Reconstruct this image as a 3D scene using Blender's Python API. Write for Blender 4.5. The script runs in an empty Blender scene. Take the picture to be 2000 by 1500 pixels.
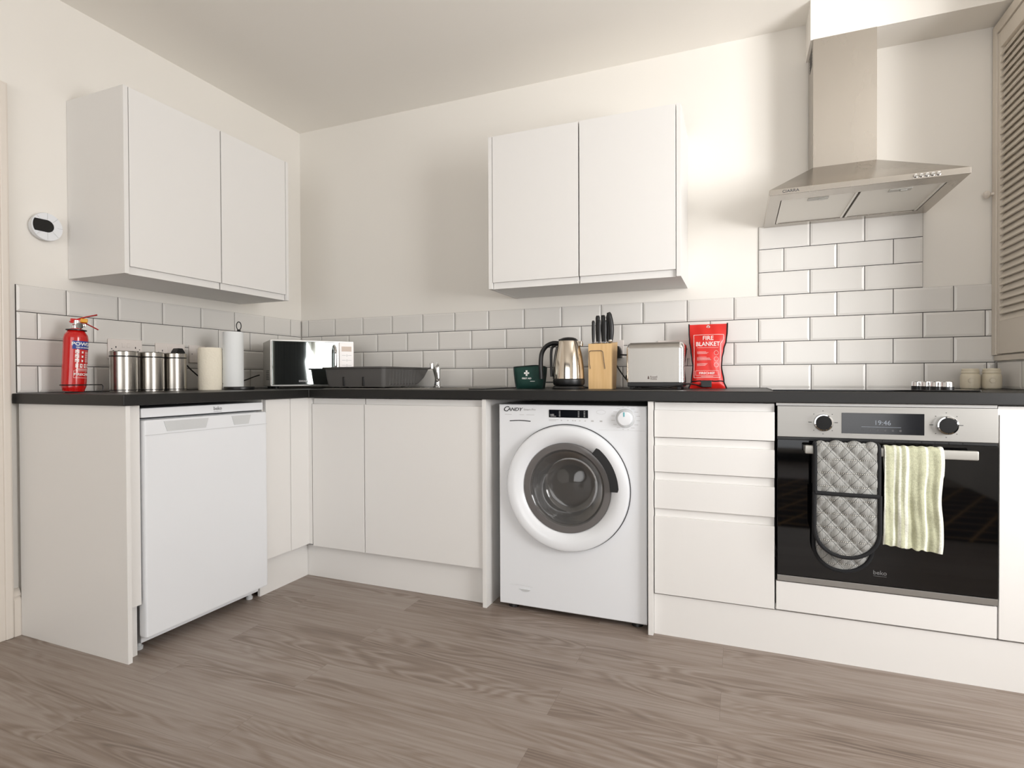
import bpy, bmesh, math, random
from mathutils import Matrix, Vector
PI = math.pi
random.seed(7)
S = bpy.context.scene
COL = S.collection

# ------------------------------------------------------------------ camera
cam_d = bpy.data.cameras.new('camera')
cam = bpy.data.objects.new('camera', cam_d)
COL.objects.link(cam)
S.camera = cam
cam_d.sensor_fit = 'HORIZONTAL'
cam_d.sensor_width = 36.0
cam_d.lens = 1091.03 * 36.0 / 2000.0
cam_d.clip_start = 0.02
YAW, PITCH, ROLL = 0.3842, -0.0101, -0.0041
F = Vector((-math.sin(YAW) * math.cos(PITCH), math.cos(YAW) * math.cos(PITCH), math.sin(PITCH)))
R = Vector((math.cos(YAW), math.sin(YAW), 0))
U = R.cross(F)
R2 = R * math.cos(ROLL) + U * math.sin(ROLL)
U2 = -R * math.sin(ROLL) + U * math.cos(ROLL)
cm = Matrix((R2, U2, -F)).transposed().to_4x4()
cm.translation = Vector((2.487, -2.7005, 0.9482))
cam.matrix_world = cm

# ------------------------------------------------------------------ world, light, exposure
w = bpy.data.worlds.new('world')
S.world = w
w.use_nodes = True
nt = w.node_tree
bg = nt.nodes['Background']
bg.inputs['Color'].default_value = (0.95, 0.97, 1.0, 1)
bg.inputs['Strength'].default_value = 1.5

def area(name, loc, rot, sx, sy, power, col):
    d = bpy.data.lights.new(name, 'AREA')
    d.shape = 'RECTANGLE'
    d.size = sx
    d.size_y = sy
    d.energy = power
    d.color = col
    o = bpy.data.objects.new(name, d)
    o.location = loc
    o.rotation_euler = rot
    COL.objects.link(o)
    return o
# daylight entering through the two windows (side wall, and wall behind the photographer)
area('daylight_side_window', (4.72, -2.05, 1.45), (0, PI / 2 + 0.3, -0.85), 1.4, 1.2, 70, (1.0, 0.99, 0.985))
area('daylight_rear_window', (2.5, -5.60, 1.15), (PI / 2 + 0.35, 0, 0), 3.0, 1.8, 19, (1.0, 0.96, 0.91))
S.view_settings.view_transform = 'Standard'
S.view_settings.look = 'None'
S.view_settings.gamma = 1.0
S.view_settings.use_curve_mapping = False
S.view_settings.exposure = 0.6

# ------------------------------------------------------------------ helpers
WM = {}

def lin(c):
    return tuple(((v / 255) / 12.92 if v / 255 <= 0.04045 else ((v / 255 + 0.055) / 1.055) ** 2.4) for v in c) + (1,)

def mat(name, rgb, rough=0.5, metal=0.0, bump=0.0, bscale=200.0, var=0.0, coat=0.0, ior=1.5, trans=0.0, emit=None, estr=0.0, spec=0.5):
    m = bpy.data.materials.new(name)
    m.use_nodes = True
    n = m.node_tree.nodes
    l = m.node_tree.links
    b = n['Principled BSDF']
    b.inputs['Base Color'].default_value = lin(rgb)
    b.inputs['Roughness'].default_value = rough
    b.inputs['Metallic'].default_value = metal
    b.inputs['IOR'].default_value = ior
    b.inputs['Specular IOR Level'].default_value = spec
    b.inputs['Coat Weight'].default_value = coat
    b.inputs['Coat Roughness'].default_value = 0.05
    b.inputs['Transmission Weight'].default_value = trans
    if emit:
        b.inputs['Emission Color'].default_value = lin(emit)
        b.inputs['Emission Strength'].default_value = estr
    tc = n.new('ShaderNodeTexCoord')
    nz = n.new('ShaderNodeTexNoise')
    nz.inputs['Scale'].default_value = bscale
    nz.inputs['Detail'].default_value = 3
    l.new(tc.outputs['Object'], nz.inputs['Vector'])
    if var > 0:
        mx = n.new('ShaderNodeMix')
        mx.data_type = 'RGBA'
        c = lin(rgb)
        mx.inputs['A'].default_value = tuple(v * (1 - var) for v in c[:3]) + (1,)
        mx.inputs['B'].default_value = tuple(min(1, v * (1 + var)) for v in c[:3]) + (1,)
        l.new(nz.outputs['Fac'], mx.inputs['Factor'])
        l.new(mx.outputs['Result'], b.inputs['Base Color'])
    if bump > 0:
        bp = n.new('ShaderNodeBump')
        bp.inputs['Strength'].default_value = bump
        bp.inputs['Distance'].default_value = 0.002
        l.new(nz.outputs['Fac'], bp.inputs['Height'])
        l.new(bp.outputs['Normal'], b.inputs['Normal'])
    return m

def brushed(name, rgb, rough, sc=(4, 4, 400), amt=0.06, bmp=0.03):
    m = mat(name, rgb, rough, 1.0)
    n = m.node_tree.nodes
    l = m.node_tree.links
    b = n['Principled BSDF']
    tc = n['Texture Coordinate']
    nz = n['Noise Texture']
    mp = n.new('ShaderNodeMapping')
    mp.inputs['Scale'].default_value = sc
    l.new(tc.outputs['Object'], mp.inputs['Vector'])
    l.new(mp.outputs['Vector'], nz.inputs['Vector'])
    nz.inputs['Scale'].default_value = 1.0
    mr = n.new('ShaderNodeMapRange')
    mr.inputs['To Min'].default_value = rough - amt
    mr.inputs['To Max'].default_value = rough + amt
    l.new(nz.outputs['Fac'], mr.inputs['Value'])
    l.new(mr.outputs['Result'], b.inputs['Roughness'])
    bp = n.new('ShaderNodeBump')
    bp.inputs['Strength'].default_value = bmp
    bp.inputs['Distance'].default_value = 0.001
    l.new(nz.outputs['Fac'], bp.inputs['Height'])
    l.new(bp.outputs['Normal'], b.inputs['Normal'])
    return m

M = {}
M['wall'] = mat('wall_paint', (234, 230, 223), 0.75, bump=0.05, bscale=60)
M['ceil'] = mat('ceiling_paint', (244, 240, 233), 0.8, bump=0.03, bscale=60)
M['trim'] = mat('trim_gloss_paint', (226, 218, 208), 0.35)
M['white'] = mat('white_laminate', (229, 227, 224), 0.42, bump=0.01, bscale=400)
M['carc'] = mat('white_carcass', (238, 235, 230), 0.5)
M['appl'] = mat('white_enamel', (230, 232, 235), 0.22)
M['applgrey'] = mat('pale_grey_plastic', (205, 207, 208), 0.4)
M['tile'] = mat('white_glazed_tile', (222, 219, 214), 0.22, bump=0.015, bscale=12, spec=0.35)
M['grout'] = mat('grey_grout', (74, 70, 67), 0.9)
M['worktop'] = mat('charcoal_laminate', (27, 26, 25), 0.4, spec=0.35, bump=0.12, bscale=500, var=0.25)
M['black'] = mat('black_plastic', (16, 16, 17), 0.38)
M['blackgloss'] = mat('black_glass', (5, 5, 6), 0.04, spec=0.5)
M['screen'] = mat('dark_display', (12, 14, 20), 0.12)
M['steel'] = brushed('brushed_steel', (160, 158, 154), 0.42)
M['steelv'] = brushed('vertical_brushed_steel', (176, 172, 166), 0.42, (300, 300, 3), 0.03, 0)
M['hoodsteel'] = brushed('hood_steel', (184, 178, 170), 0.27, (7, 7, 2.5), 0.02, 0.9)
M['filter'] = brushed('aluminium_mesh', (226, 223, 217), 0.55, (500, 500, 500), 0.1)
M['chrome'] = mat('chrome', (225, 225, 225), 0.06, 1.0)
M['polished'] = mat('polished_steel', (214, 204, 190), 0.12, 1.0)
M['canister'] = brushed('canister_steel', (168, 164, 158), 0.24, (400, 400, 2), 0.04, 0)
M['silver'] = mat('silver_paint', (176, 174, 168), 0.35, 0.5)
M['red'] = mat('red_enamel', (196, 16, 14), 0.2, coat=0.4)
M['redfab'] = mat('red_vinyl', (214, 36, 28), 0.38, bump=0.2, bscale=30)
M['blue'] = mat('blue_label', (28, 56, 140), 0.4)
M['lettering'] = mat('white_print', (238, 236, 232), 0.5)
M['greyprint'] = mat('grey_print', (140, 140, 142), 0.5)
M['paleprint'] = mat('pale_print', (188, 188, 188), 0.5)
M['dark'] = mat('dark_print', (30, 30, 34), 0.5)
M['brownprint'] = mat('brown_print', (92, 78, 72), 0.5)
M['yellow'] = mat('yellow_plastic', (222, 160, 40), 0.4)
M['green'] = mat('dark_green_fabric', (14, 58, 50), 0.7, bump=0.25, bscale=300)
M['dkgreen'] = mat('black_green_piping', (8, 26, 24), 0.6)
M['cream'] = mat('cream_ceramic', (214, 204, 182), 0.35, var=0.05, bscale=40)
M['paper'] = mat('cream_tissue', (238, 230, 212), 0.9, bump=0.8, bscale=90, var=0.03)
M['paperw'] = mat('white_tissue', (232, 234, 234), 0.9, bump=0.2, bscale=200)
M['rack'] = mat('charcoal_plastic', (84, 82, 80), 0.45)
M['orange'] = mat('brown_plastic', (150, 92, 60), 0.5)
M['lcd'] = mat('beige_lcd', (178, 150, 124), 0.3)
M['teal'] = mat('teal_mark', (60, 170, 180), 0.4)
M['socket'] = mat('white_socket_plastic', (232, 224, 218), 0.3)
M['rubber'] = mat('grey_rubber', (70, 70, 72), 0.6)
M['glow'] = mat('display_digits', (120, 126, 134), 0.5, emit=(190, 200, 215), estr=0.06)
M['backdrop'] = mat('darkened_rear_wall', (58, 62, 66), 0.8)  # unseen rear wall: dimness put into its colour to keep reflections dark
M['black_cloth'] = mat('black_backdrop_cloth', (16, 17, 18), 0.9, bump=0.2)
M['knobblack'] = mat('matt_black_knob', (9, 9, 10), 0.6, spec=0.3)
M['louver'] = mat('louvre_paint', (222, 213, 200), 0.5)

def glassmat(name, rgb, rough=0.02):
    m = mat(name, rgb, rough, trans=1.0, ior=1.3)
    return m
M['doorglass'] = mat('tinted_door_glass', (150, 148, 146), 0.04, trans=0.8, ior=1.5)
M['pane'] = glassmat('window_glass', (250, 252, 252))

def wood_floor():
    m = bpy.data.materials.new('grey_oak_vinyl_planks')
    m.use_nodes = True
    n = m.node_tree.nodes
    l = m.node_tree.links
    b = n['Principled BSDF']
    tc = n.new('ShaderNodeTexCoord')
    br = n.new('ShaderNodeTexBrick')
    br.offset = 0.37
    br.inputs['Scale'].default_value = 1.0
    br.inputs['Brick Width'].default_value = 1.22
    br.inputs['Row Height'].default_value = 0.152
    br.inputs['Mortar Size'].default_value = 0.0004
    br.inputs['Mortar Smooth'].default_value = 0.3
    br.inputs['Color1'].default_value = (0, 0, 0, 1)
    br.inputs['Color2'].default_value = (1, 1, 1, 1)
    br.inputs['Mortar'].default_value = (0.5, 0.5, 0.5, 1)
    l.new(tc.outputs['Object'], br.inputs['Vector'])
    # per plank shift of the grain
    sep = n.new('ShaderNodeSeparateColor')
    l.new(br.outputs['Color'], sep.inputs['Color'])
    sh = n.new('ShaderNodeCombineXYZ')
    mu = n.new('ShaderNodeMath'); mu.operation = 'MULTIPLY'; mu.inputs[1].default_value = 37.0
    l.new(sep.outputs['Red'], mu.inputs[0])
    l.new(mu.outputs[0], sh.inputs['X'])
    l.new(mu.outputs[0], sh.inputs['Z'])
    ad = n.new('ShaderNodeVectorMath'); ad.operation = 'ADD'
    l.new(tc.outputs['Object'], ad.inputs[0])
    l.new(sh.outputs[0], ad.inputs[1])
    def mapped(scale):
        mp = n.new('ShaderNodeMapping')
        mp.inputs['Scale'].default_value = scale
        l.new(ad.outputs[0], mp.inputs['Vector'])
        return mp
    # fine straight fibres
    m1 = mapped((2.5, 75, 1))
    n1 = n.new('ShaderNodeTexNoise'); n1.inputs['Scale'].default_value = 1; n1.inputs['Detail'].default_value = 6; n1.inputs['Roughness'].default_value = 0.65
    l.new(m1.outputs[0], n1.inputs['Vector'])
    # cathedral grain: contour lines of a stretched low noise
    m2 = mapped((1.1, 8.0, 1))
    n2 = n.new('ShaderNodeTexNoise'); n2.inputs['Scale'].default_value = 1; n2.inputs['Detail'].default_value = 2.0; n2.inputs['Roughness'].default_value = 0.45; n2.inputs['Distortion'].default_value = 0.4
    l.new(m2.outputs[0], n2.inputs['Vector'])
    mm = n.new('ShaderNodeMath'); mm.operation = 'MULTIPLY'; mm.inputs[1].default_value = 110.0
    l.new(n2.outputs['Fac'], mm.inputs[0])
    sn = n.new('ShaderNodeMath'); sn.operation = 'SINE'
    l.new(mm.outputs[0], sn.inputs[0])
    # mask: grain shows where the low noise is high
    m3 = mapped((0.9, 7.0, 1))
    n3 = n.new('ShaderNodeTexNoise'); n3.inputs['Scale'].default_value = 1; n3.inputs['Detail'].default_value = 3
    l.new(m3.outputs[0], n3.inputs['Vector'])
    mk = n.new('ShaderNodeMapRange')
    mk.inputs['From Min'].default_value = 0.44; mk.inputs['From Max'].default_value = 0.6
    l.new(n3.outputs['Fac'], mk.inputs['Value'])
    s2 = n.new('ShaderNodeMath'); s2.operation = 'MULTIPLY'
    l.new(sn.outputs[0], s2.inputs[0]); l.new(mk.outputs[0], s2.inputs[1])
    s3 = n.new('ShaderNodeMath'); s3.operation = 'MULTIPLY'; s3.inputs[1].default_value = 0.13
    l.new(s2.outputs[0], s3.inputs[0])
    # dark cloudy heartwood
    mk2 = n.new('ShaderNodeMath'); mk2.operation = 'MULTIPLY'; mk2.inputs[1].default_value = 0.15
    l.new(mk.outputs[0], mk2.inputs[0])
    f1 = n.new('ShaderNodeMapRange')
    f1.inputs['From Min'].default_value = 0.28; f1.inputs['From Max'].default_value = 0.72
    f1.inputs['To Min'].default_value = 0.42; f1.inputs['To Max'].default_value = 0.74
    l.new(n1.outputs['Fac'], f1.inputs['Value'])
    a1 = n.new('ShaderNodeMath'); a1.operation = 'ADD'
    l.new(f1.outputs[0], a1.inputs[0]); l.new(s3.outputs[0], a1.inputs[1])
    a2 = n.new('ShaderNodeMath'); a2.operation = 'SUBTRACT'
    l.new(a1.outputs[0], a2.inputs[0]); l.new(mk2.outputs[0], a2.inputs[1])
    pv = n.new('ShaderNodeMath'); pv.operation = 'MULTIPLY_ADD'; pv.inputs[1].default_value = 0.1; pv.inputs[2].default_value = -0.04
    l.new(sep.outputs['Red'], pv.inputs[0])
    a3 = n.new('ShaderNodeMath'); a3.operation = 'ADD'
    l.new(a2.outputs[0], a3.inputs[0]); l.new(pv.outputs[0], a3.inputs[1])
    cr = n.new('ShaderNodeValToRGB')
    e = cr.color_ramp.elements
    e[0].position = 0.0; e[0].color = lin((82, 69, 60))
    e[1].position = 1.0; e[1].color = lin((178, 169, 162))
    k = e.new(0.45); k.color = lin((134, 119, 108))
    l.new(a3.outputs[0], cr.inputs[0])
    mo = n.new('ShaderNodeMix'); mo.data_type = 'RGBA'
    mo.inputs['B'].default_value = lin((108, 95, 86))
    l.new(br.outputs['Fac'], mo.inputs['Factor'])
    l.new(cr.outputs[0], mo.inputs['A'])
    l.new(mo.outputs['Result'], b.inputs['Base Color'])
    b.inputs['Roughness'].default_value = 0.42
    bp = n.new('ShaderNodeBump'); bp.inputs['Strength'].default_value = 0.12; bp.inputs['Distance'].default_value = 0.002
    l.new(n1.outputs['Fac'], bp.inputs['Height'])
    l.new(bp.outputs[0], b.inputs['Normal'])
    return m
M['floor'] = wood_floor()

def block_wood():
    m = mat('pale_beech', (224, 186, 132), 0.5)
    n = m.node_tree.nodes; l = m.node_tree.links
    mp = n.new('ShaderNodeMapping'); mp.inputs['Scale'].default_value = (90, 90, 5)
    l.new(n['Texture Coordinate'].outputs['Object'], mp.inputs['Vector'])
    nz = n['Noise Texture']; nz.inputs['Scale'].default_value = 1
    l.new(mp.outputs[0], nz.inputs['Vector'])
    mx = n.new('ShaderNodeMix'); mx.data_type = 'RGBA'
    mx.inputs['A'].default_value = lin((232, 198, 146)); mx.inputs['B'].default_value = lin((204, 162, 106))
    l.new(nz.outputs['Fac'], mx.inputs['Factor'])
    l.new(mx.outputs['Result'], n['Principled BSDF'].inputs['Base Color'])
    return m
M['beech'] = block_wood()

def math_node(n, l, op, a, b=None):
    x = n.new('ShaderNodeMath'); x.operation = op
    for i, v in enumerate((a, b)):
        if v is None: continue
        if isinstance(v, (int, float)): x.inputs[i].default_value = v
        else: l.new(v, x.inputs[i])
    return x.outputs[0]

def quilt_mat():
    m = mat('quilted_grey_weave', (150, 150, 146), 0.9)
    n = m.node_tree.nodes; l = m.node_tree.links
    sp = n.new('ShaderNodeSeparateXYZ')
    l.new(n['Texture Coordinate'].outputs['Object'], sp.inputs[0])
    X, Z = sp.outputs['X'], sp.outputs['Z']
    nz = n['Noise Texture']; nz.inputs['Scale'].default_value = 1
    l.new(n['Texture Coordinate'].outputs['Object'], nz.inputs['Vector']); nz.inputs['Scale'].default_value = 60
    ph = math_node(n, l, 'ADD', math_node(n, l, 'MULTIPLY', X, 2 * PI / 0.0036), math_node(n, l, 'MULTIPLY', nz.outputs['Fac'], 9.0))
    th = math_node(n, l, 'SINE', ph)
    cr = n.new('ShaderNodeValToRGB')
    cr.color_ramp.elements[0].position = 0.0; cr.color_ramp.elements[0].color = lin((104, 104, 103))
    cr.color_ramp.elements[1].position = 0.75; cr.color_ramp.elements[1].color = lin((176, 176, 172))
    l.new(math_node(n, l, 'ADD', math_node(n, l, 'MULTIPLY', th, 0.5), 0.5), cr.inputs[0])
    # dashed rows
    zz = math_node(n, l, 'MODULO', math_node(n, l, 'ADD', Z, 2.0), 0.043)
    row = math_node(n, l, 'LESS_THAN', zz, 0.0042)
    core = math_node(n, l, 'LESS_THAN', math_node(n, l, 'ABSOLUTE', math_node(n, l, 'SUBTRACT', zz, 0.0021)), 0.0011)
    dash = math_node(n, l, 'GREATER_THAN', math_node(n, l, 'MODULO', math_node(n, l, 'ADD', X, 2.0), 0.0052), 0.0016)
    wd = math_node(n, l, 'MULTIPLY', core, dash)
    m1 = n.new('ShaderNodeMix'); m1.data_type = 'RGBA'
    l.new(row, m1.inputs['Factor']); l.new(cr.outputs[0], m1.inputs['A']); m1.inputs['B'].default_value = lin((38, 38, 38))
    m2 = n.new('ShaderNodeMix'); m2.data_type = 'RGBA'
    l.new(wd, m2.inputs['Factor']); l.new(m1.outputs['Result'], m2.inputs['A']); m2.inputs['B'].default_value = lin((226, 224, 216))
    # sewing thread in the diamond seams, darkened to paint in crease shade
    xa = math_node(n, l, 'DIVIDE', math_node(n, l, 'SUBTRACT', X, 2.805), 0.050)
    za = math_node(n, l, 'DIVIDE', Z, 0.056)
    s1 = math_node(n, l, 'ABSOLUTE', math_node(n, l, 'SINE', math_node(n, l, 'MULTIPLY', math_node(n, l, 'ADD', xa, za), PI)))
    s2 = math_node(n, l, 'ABSOLUTE', math_node(n, l, 'SINE', math_node(n, l, 'MULTIPLY', math_node(n, l, 'SUBTRACT', xa, za), PI)))
    seam = math_node(n, l, 'LESS_THAN', math_node(n, l, 'MINIMUM', s1, s2), 0.06)
    m3 = n.new('ShaderNodeMix'); m3.data_type = 'RGBA'
    l.new(math_node(n, l, 'MULTIPLY', seam, 0.8), m3.inputs['Factor']); l.new(m2.outputs['Result'], m3.inputs['A']); m3.inputs['B'].default_value = lin((52, 52, 52))
    l.new(m3.outputs['Result'], n['Principled BSDF'].inputs['Base Color'])
    return m
M['quilt'] = quilt_mat()
M['binding'] = mat('black_binding', (20, 21, 24), 0.85, bump=0.3, bscale=900)

def towel_mat():
    m = mat('pale_green_terry', (214, 214, 176), 0.95, bump=0.9, bscale=420)
    n = m.node_tree.nodes; l = m.node_tree.links
    at = n.new('ShaderNodeAttribute'); at.attribute_name = 'UVMap'
    uv = n.new('ShaderNodeUVMap')
    sp = n.new('ShaderNodeSeparateXYZ')
    l.new(uv.outputs[0], sp.inputs[0])
    n.remove(at)
    cr = n.new('ShaderNodeValToRGB')
    cr.color_ramp.interpolation = 'LINEAR'
    g = lin((190, 191, 163)); wh = lin((230, 231, 219))
    stops = [(0.0, wh), (0.02, wh), (0.03, g), (0.16, g), (0.175, wh), (0.20, wh), (0.215, g), (0.25, g), (0.265, wh), (0.29, wh), (0.305, g), (0.36, g), (0.375, wh), (0.41, wh), (0.425, g), (0.69, g), (0.705, wh), (0.735, wh), (0.75, g), (0.93, g), (0.945, wh), (1.0, wh)]
    e = cr.color_ramp.elements
    e[0].position = 0; e[0].color = stops[0][1]
    e[1].position = 1; e[1].color = stops[-1][1]
    for p_, c_ in stops[1:-1]:
        k = e.new(p_); k.color = c_
    l.new(sp.outputs['X'], cr.inputs[0])
    n2 = n.new('ShaderNodeTexNoise'); n2.inputs['Scale'].default_value = 160
    l.new(n['Texture Coordinate'].outputs['Object'], n2.inputs['Vector'])
    mx = n.new('ShaderNodeMix'); mx.data_type = 'RGBA'; mx.blend_type = 'MULTIPLY'
    mr = n.new('ShaderNodeMapRange'); mr.inputs['From Min'].default_value = 0.3; mr.inputs['From Max'].default_value = 0.6
    mr.inputs['To Min'].default_value = 0.84; mr.inputs['To Max'].default_value = 1.0
    l.new(n2.outputs['Fac'], mr.inputs['Value'])
    mx.inputs['Factor'].default_value = 1
    l.new(cr.outputs[0], mx.inputs['A']); l.new(mr.outputs[0], mx.inputs['B'])
    l.new(mx.outputs['Result'], n['Principled BSDF'].inputs['Base Color'])
    return m
M['towel'] = towel_mat()

def rug_mat():
    m = mat('black_rug_gold_hexagons', (14, 14, 16), 0.95)
    n = m.node_tree.nodes; l = m.node_tree.links
    tc = n['Texture Coordinate']
    vo = n.new('ShaderNodeTexVoronoi'); vo.feature = 'DISTANCE_TO_EDGE'
    vo.inputs['Randomness'].default_value = 0.0; vo.inputs['Scale'].default_value = 5
    sk = n.new('ShaderNodeSeparateXYZ'); l.new(tc.outputs['Object'], sk.inputs[0])
    cx = n.new('ShaderNodeCombineXYZ')
    l.new(math_node(n, l, 'ADD', sk.outputs['X'], math_node(n, l, 'MULTIPLY', sk.outputs['Y'], 0.5)), cx.inputs['X'])
    l.new(sk.outputs['Y'], cx.inputs['Y'])
    l.new(cx.outputs[0], vo.inputs['Vector'])
    mx = n.new('ShaderNodeMix'); mx.data_type = 'RGBA'
    l.new(math_node(n, l, 'LESS_THAN', vo.outputs['Distance'], 0.05), mx.inputs['Factor'])
    mx.inputs['A'].default_value = lin((14, 14, 16)); mx.inputs['B'].default_value = lin((190, 150, 96))
    l.new(mx.outputs['Result'], n['Principled BSDF'].inputs['Base Color'])
    return m
M['rug'] = rug_mat()

I4 = Matrix.Identity(4)

def add_box(bm, x0, x1, y0, y1, z0, z1, bev=0.0, mi=0, mx=I4, seg=2):
    t = bmesh.new()
    vs = [t.verts.new((x, y, z)) for x in (x0, x1) for y in (y0, y1) for z in (z0, z1)]
    for f in ((0, 1, 3, 2), (4, 6, 7, 5), (0, 4, 5, 1), (2, 3, 7, 6), (0, 2, 6, 4), (1, 5, 7, 3)):
        t.faces.new([vs[i] for i in f])
    if bev > 0:
        bmesh.ops.bevel(t, geom=t.edges[:], offset=bev, segments=seg, affect='EDGES', profile=0.5)
    merge(bm, t, mi, mx)

def merge(bm, t, mi=0, mx=I4):
    bmesh.ops.recalc_face_normals(t, faces=t.faces[:])
    mp = {}
    for v in t.verts:
        mp[v] = bm.verts.new(mx @ v.co)
    for f in t.faces:
        try:
            nf = bm.faces.new([mp[v] for v in f.verts])
            nf.material_index = mi
            nf.smooth = f.smooth
        except ValueError:
            pass
    t.free()

def add_lathe(bm, prof, c=(0, 0, 0), seg=48, mi=0, mx=I4, a0=0.0, a1=2 * PI, caps=True):
    """profile of (r, z), turned about local z through c"""
    t = bmesh.new()
    full = abs(a1 - a0 - 2 * PI) < 1e-6
    ns = seg if full else seg + 1
    rings = []
    for r, z in prof:
        if r < 1e-6:
            rings.append([t.verts.new((c[0], c[1], c[2] + z))] * ns)
        else:
            rings.append([t.verts.new((c[0] + r * math.cos(a0 + (a1 - a0) * i / seg), c[1] + r * math.sin(a0 + (a1 - a0) * i / seg), c[2] + z)) for i in range(ns)])
    for k in range(len(rings) - 1):
        A, B = rings[k], rings[k + 1]
        for i in range(seg):
            j = (i + 1) % ns
            q = [A[i], A[j], B[j], B[i]]
            u = []
            for v in q:
                if v not in u: u.append(v)
            if len(u) > 2:
                try: t.faces.new(u).smooth = True
                except ValueError: pass
    merge_keep(bm, t, mi, mx, recalc=full)

def merge_keep(bm, t, mi, mx, recalc=True):
    merge(bm, t, mi, mx)

def add_prism(bm, pts, h0, h1, mi=0, mx=I4, bev=0.0):
    """polygon pts (x,y) extruded from z=h0 to z=h1"""
    t = bmesh.new()
    a = [t.verts.new((x, y, h0)) for x, y in pts]
    b = [t.verts.new((x, y, h1)) for x, y in pts]
    t.faces.new(a); t.faces.new(b)
    n = len(pts)
    for i in range(n):
        t.faces.new((a[i], a[(i + 1) % n], b[(i + 1) % n], b[i]))
    bmesh.ops.recalc_face_normals(t, faces=t.faces[:])
    if bev > 0:
        bmesh.ops.bevel(t, geom=t.edges[:], offset=bev, segments=2, affect='EDGES', profile=0.5)
    merge(bm, t, mi, mx)

def add_tube(bm, pts, r, seg=10, mi=0, mx=I4, closed=False, rads=None):
    P = [Vector(p) for p in pts]
    n = len(P)
    t = bmesh.new()
    rings = []
    up = None
    for i in range(n):
        if closed:
            d = (P[(i + 1) % n] - P[i - 1]).normalized()
        else:
            d = (P[min(i + 1, n - 1)] - P[max(i - 1, 0)]).normalized()
        if up is None:
            up = Vector((0, 0, 1)) if abs(d.z) < 0.9 else Vector((1, 0, 0))
        s = d.cross(up).normalized()
        up = s.cross(d).normalized()
        rr = rads[i] if rads else r
        if isinstance(rr, (int, float)): rr = (rr, rr)
        rings.append([t.verts.new(P[i] + s * rr[0] * math.cos(2 * PI * k / seg) + up * rr[1] * math.sin(2 * PI * k / seg)) for k in range(seg)])
    for i in range(n if closed else n - 1):
        A, B = rings[i], rings[(i + 1) % n]
        for k in range(seg):
            t.faces.new((A[k], A[(k + 1) % seg], B[(k + 1) % seg], B[k])).smooth = True
    if not closed:
        t.faces.new(rings[0]); t.faces.new(rings[-1])
    merge(bm, t, mi, mx)

def smooth_path(pts, n=8):
    P = [Vector(p) for p in pts]
    out = []
    for i in range(len(P) - 1):
        p0 = P[max(i - 1, 0)]; p1 = P[i]; p2 = P[i + 1]; p3 = P[min(i + 2, len(P) - 1)]
        for k in range(n):
            t = k / n
            out.append(0.5 * ((2 * p1) + (-p0 + p2) * t + (2 * p0 - 5 * p1 + 4 * p2 - p3) * t * t + (-p0 + 3 * p1 - 3 * p2 + p3) * t ** 3))
    out.append(P[-1])
    return out

def obj(name, bm, m, parent=None, local=False, bevel=0.0, smooth=True, kind=None):
    """link bm as ONE object; verts are world coordinates unless local"""
    me = bpy.data.meshes.new(name)
    bm.normal_update()
    bm.to_mesh(me); bm.free()
    for x in (m if isinstance(m, (list, tuple)) else [m]):
        me.materials.append(x)
    if smooth:
        for p in me.polygons: p.use_smooth = True
        me.set_sharp_from_angle(angle=math.radians(32))
    o = bpy.data.objects.new(name, me)
    COL.objects.link(o)
    if parent is not None:
        o.parent = parent
        pm = WM[parent.name]
        if not local: me.transform(pm.inverted())
        WM[o.name] = pm
    else:
        WM[o.name] = I4
    if bevel > 0:
        b = o.modifiers.new('bevel', 'BEVEL'); b.width = bevel; b.segments = 2; b.limit_method = 'ANGLE'; b.angle_limit = math.radians(40)
        b.harden_normals = True
    if smooth and bevel == 0 and len(me.polygons) < 6000:
        wn = o.modifiers.new('weighted_normals', 'WEIGHTED_NORMAL'); wn.keep_sharp = True; wn.weight = 100
    if kind: o['kind'] = kind
    return o

def tag(o, label, cat, group=None):
    o['label'] = label; o['category'] = cat
    if group: o['group'] = group
    return o

def thing(name, label, cat, loc=(0, 0, 0), rz=0.0, group=None):
    o = bpy.data.objects.new(name, None)
    o.empty_display_size = 0.05
    COL.objects.link(o)
    o.location = loc; o.rotation_euler = (0, 0, rz)
    WM[o.name] = Matrix.Translation(Vector(loc)) @ Matrix.Rotation(rz, 4, 'Z')
    return tag(o, label, cat, group)

def box(name, m, dims, parent=None, bev=0.0, local=False, **k):
    bm = bmesh.new()
    add_box(bm, *dims, bev=bev)
    return obj(name, bm, m, parent, local=local, **k)

def text_bm(s, size, mx, bold=0.0, align='CENTER', ext=0.0003, bm=None, mi=0, sx=1.0, shear=0.0, wrap=None):
    cu = bpy.data.curves.new('t', 'FONT')
    cu.body = s; cu.size = size; cu.align_x = align; cu.align_y = 'CENTER'
    cu.extrude = ext; cu.offset = bold * size; cu.shear = shear; cu.resolution_u = 3
    ob = bpy.data.objects.new('t', cu)
    COL.objects.link(ob)
    dg = bpy.context.evaluated_depsgraph_get()
    me = bpy.data.meshes.new_from_object(ob.evaluated_get(dg))
    t = bmesh.new(); t.from_mesh(me)
    bpy.data.objects.remove(ob); bpy.data.curves.remove(cu); bpy.data.meshes.remove(me)
    for v in t.verts:
        v.co.x *= sx
        if wrap:                                   # bend round an upright cylinder of radius wrap
            a = v.co.x / wrap
            rr = wrap + v.co.z
            v.co = Vector((rr * math.cos(a), rr * math.sin(a), v.co.y))
    if bm is None: bm = bmesh.new()
    merge(bm, t, mi, mx)
    return bm

def face_mx(x, y, z, tilt=0.0):          # text lying on a face that looks towards -y
    return Matrix.Translation((x, y, z)) @ Matrix.Rotation(PI / 2 + tilt, 4, 'X')

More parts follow.
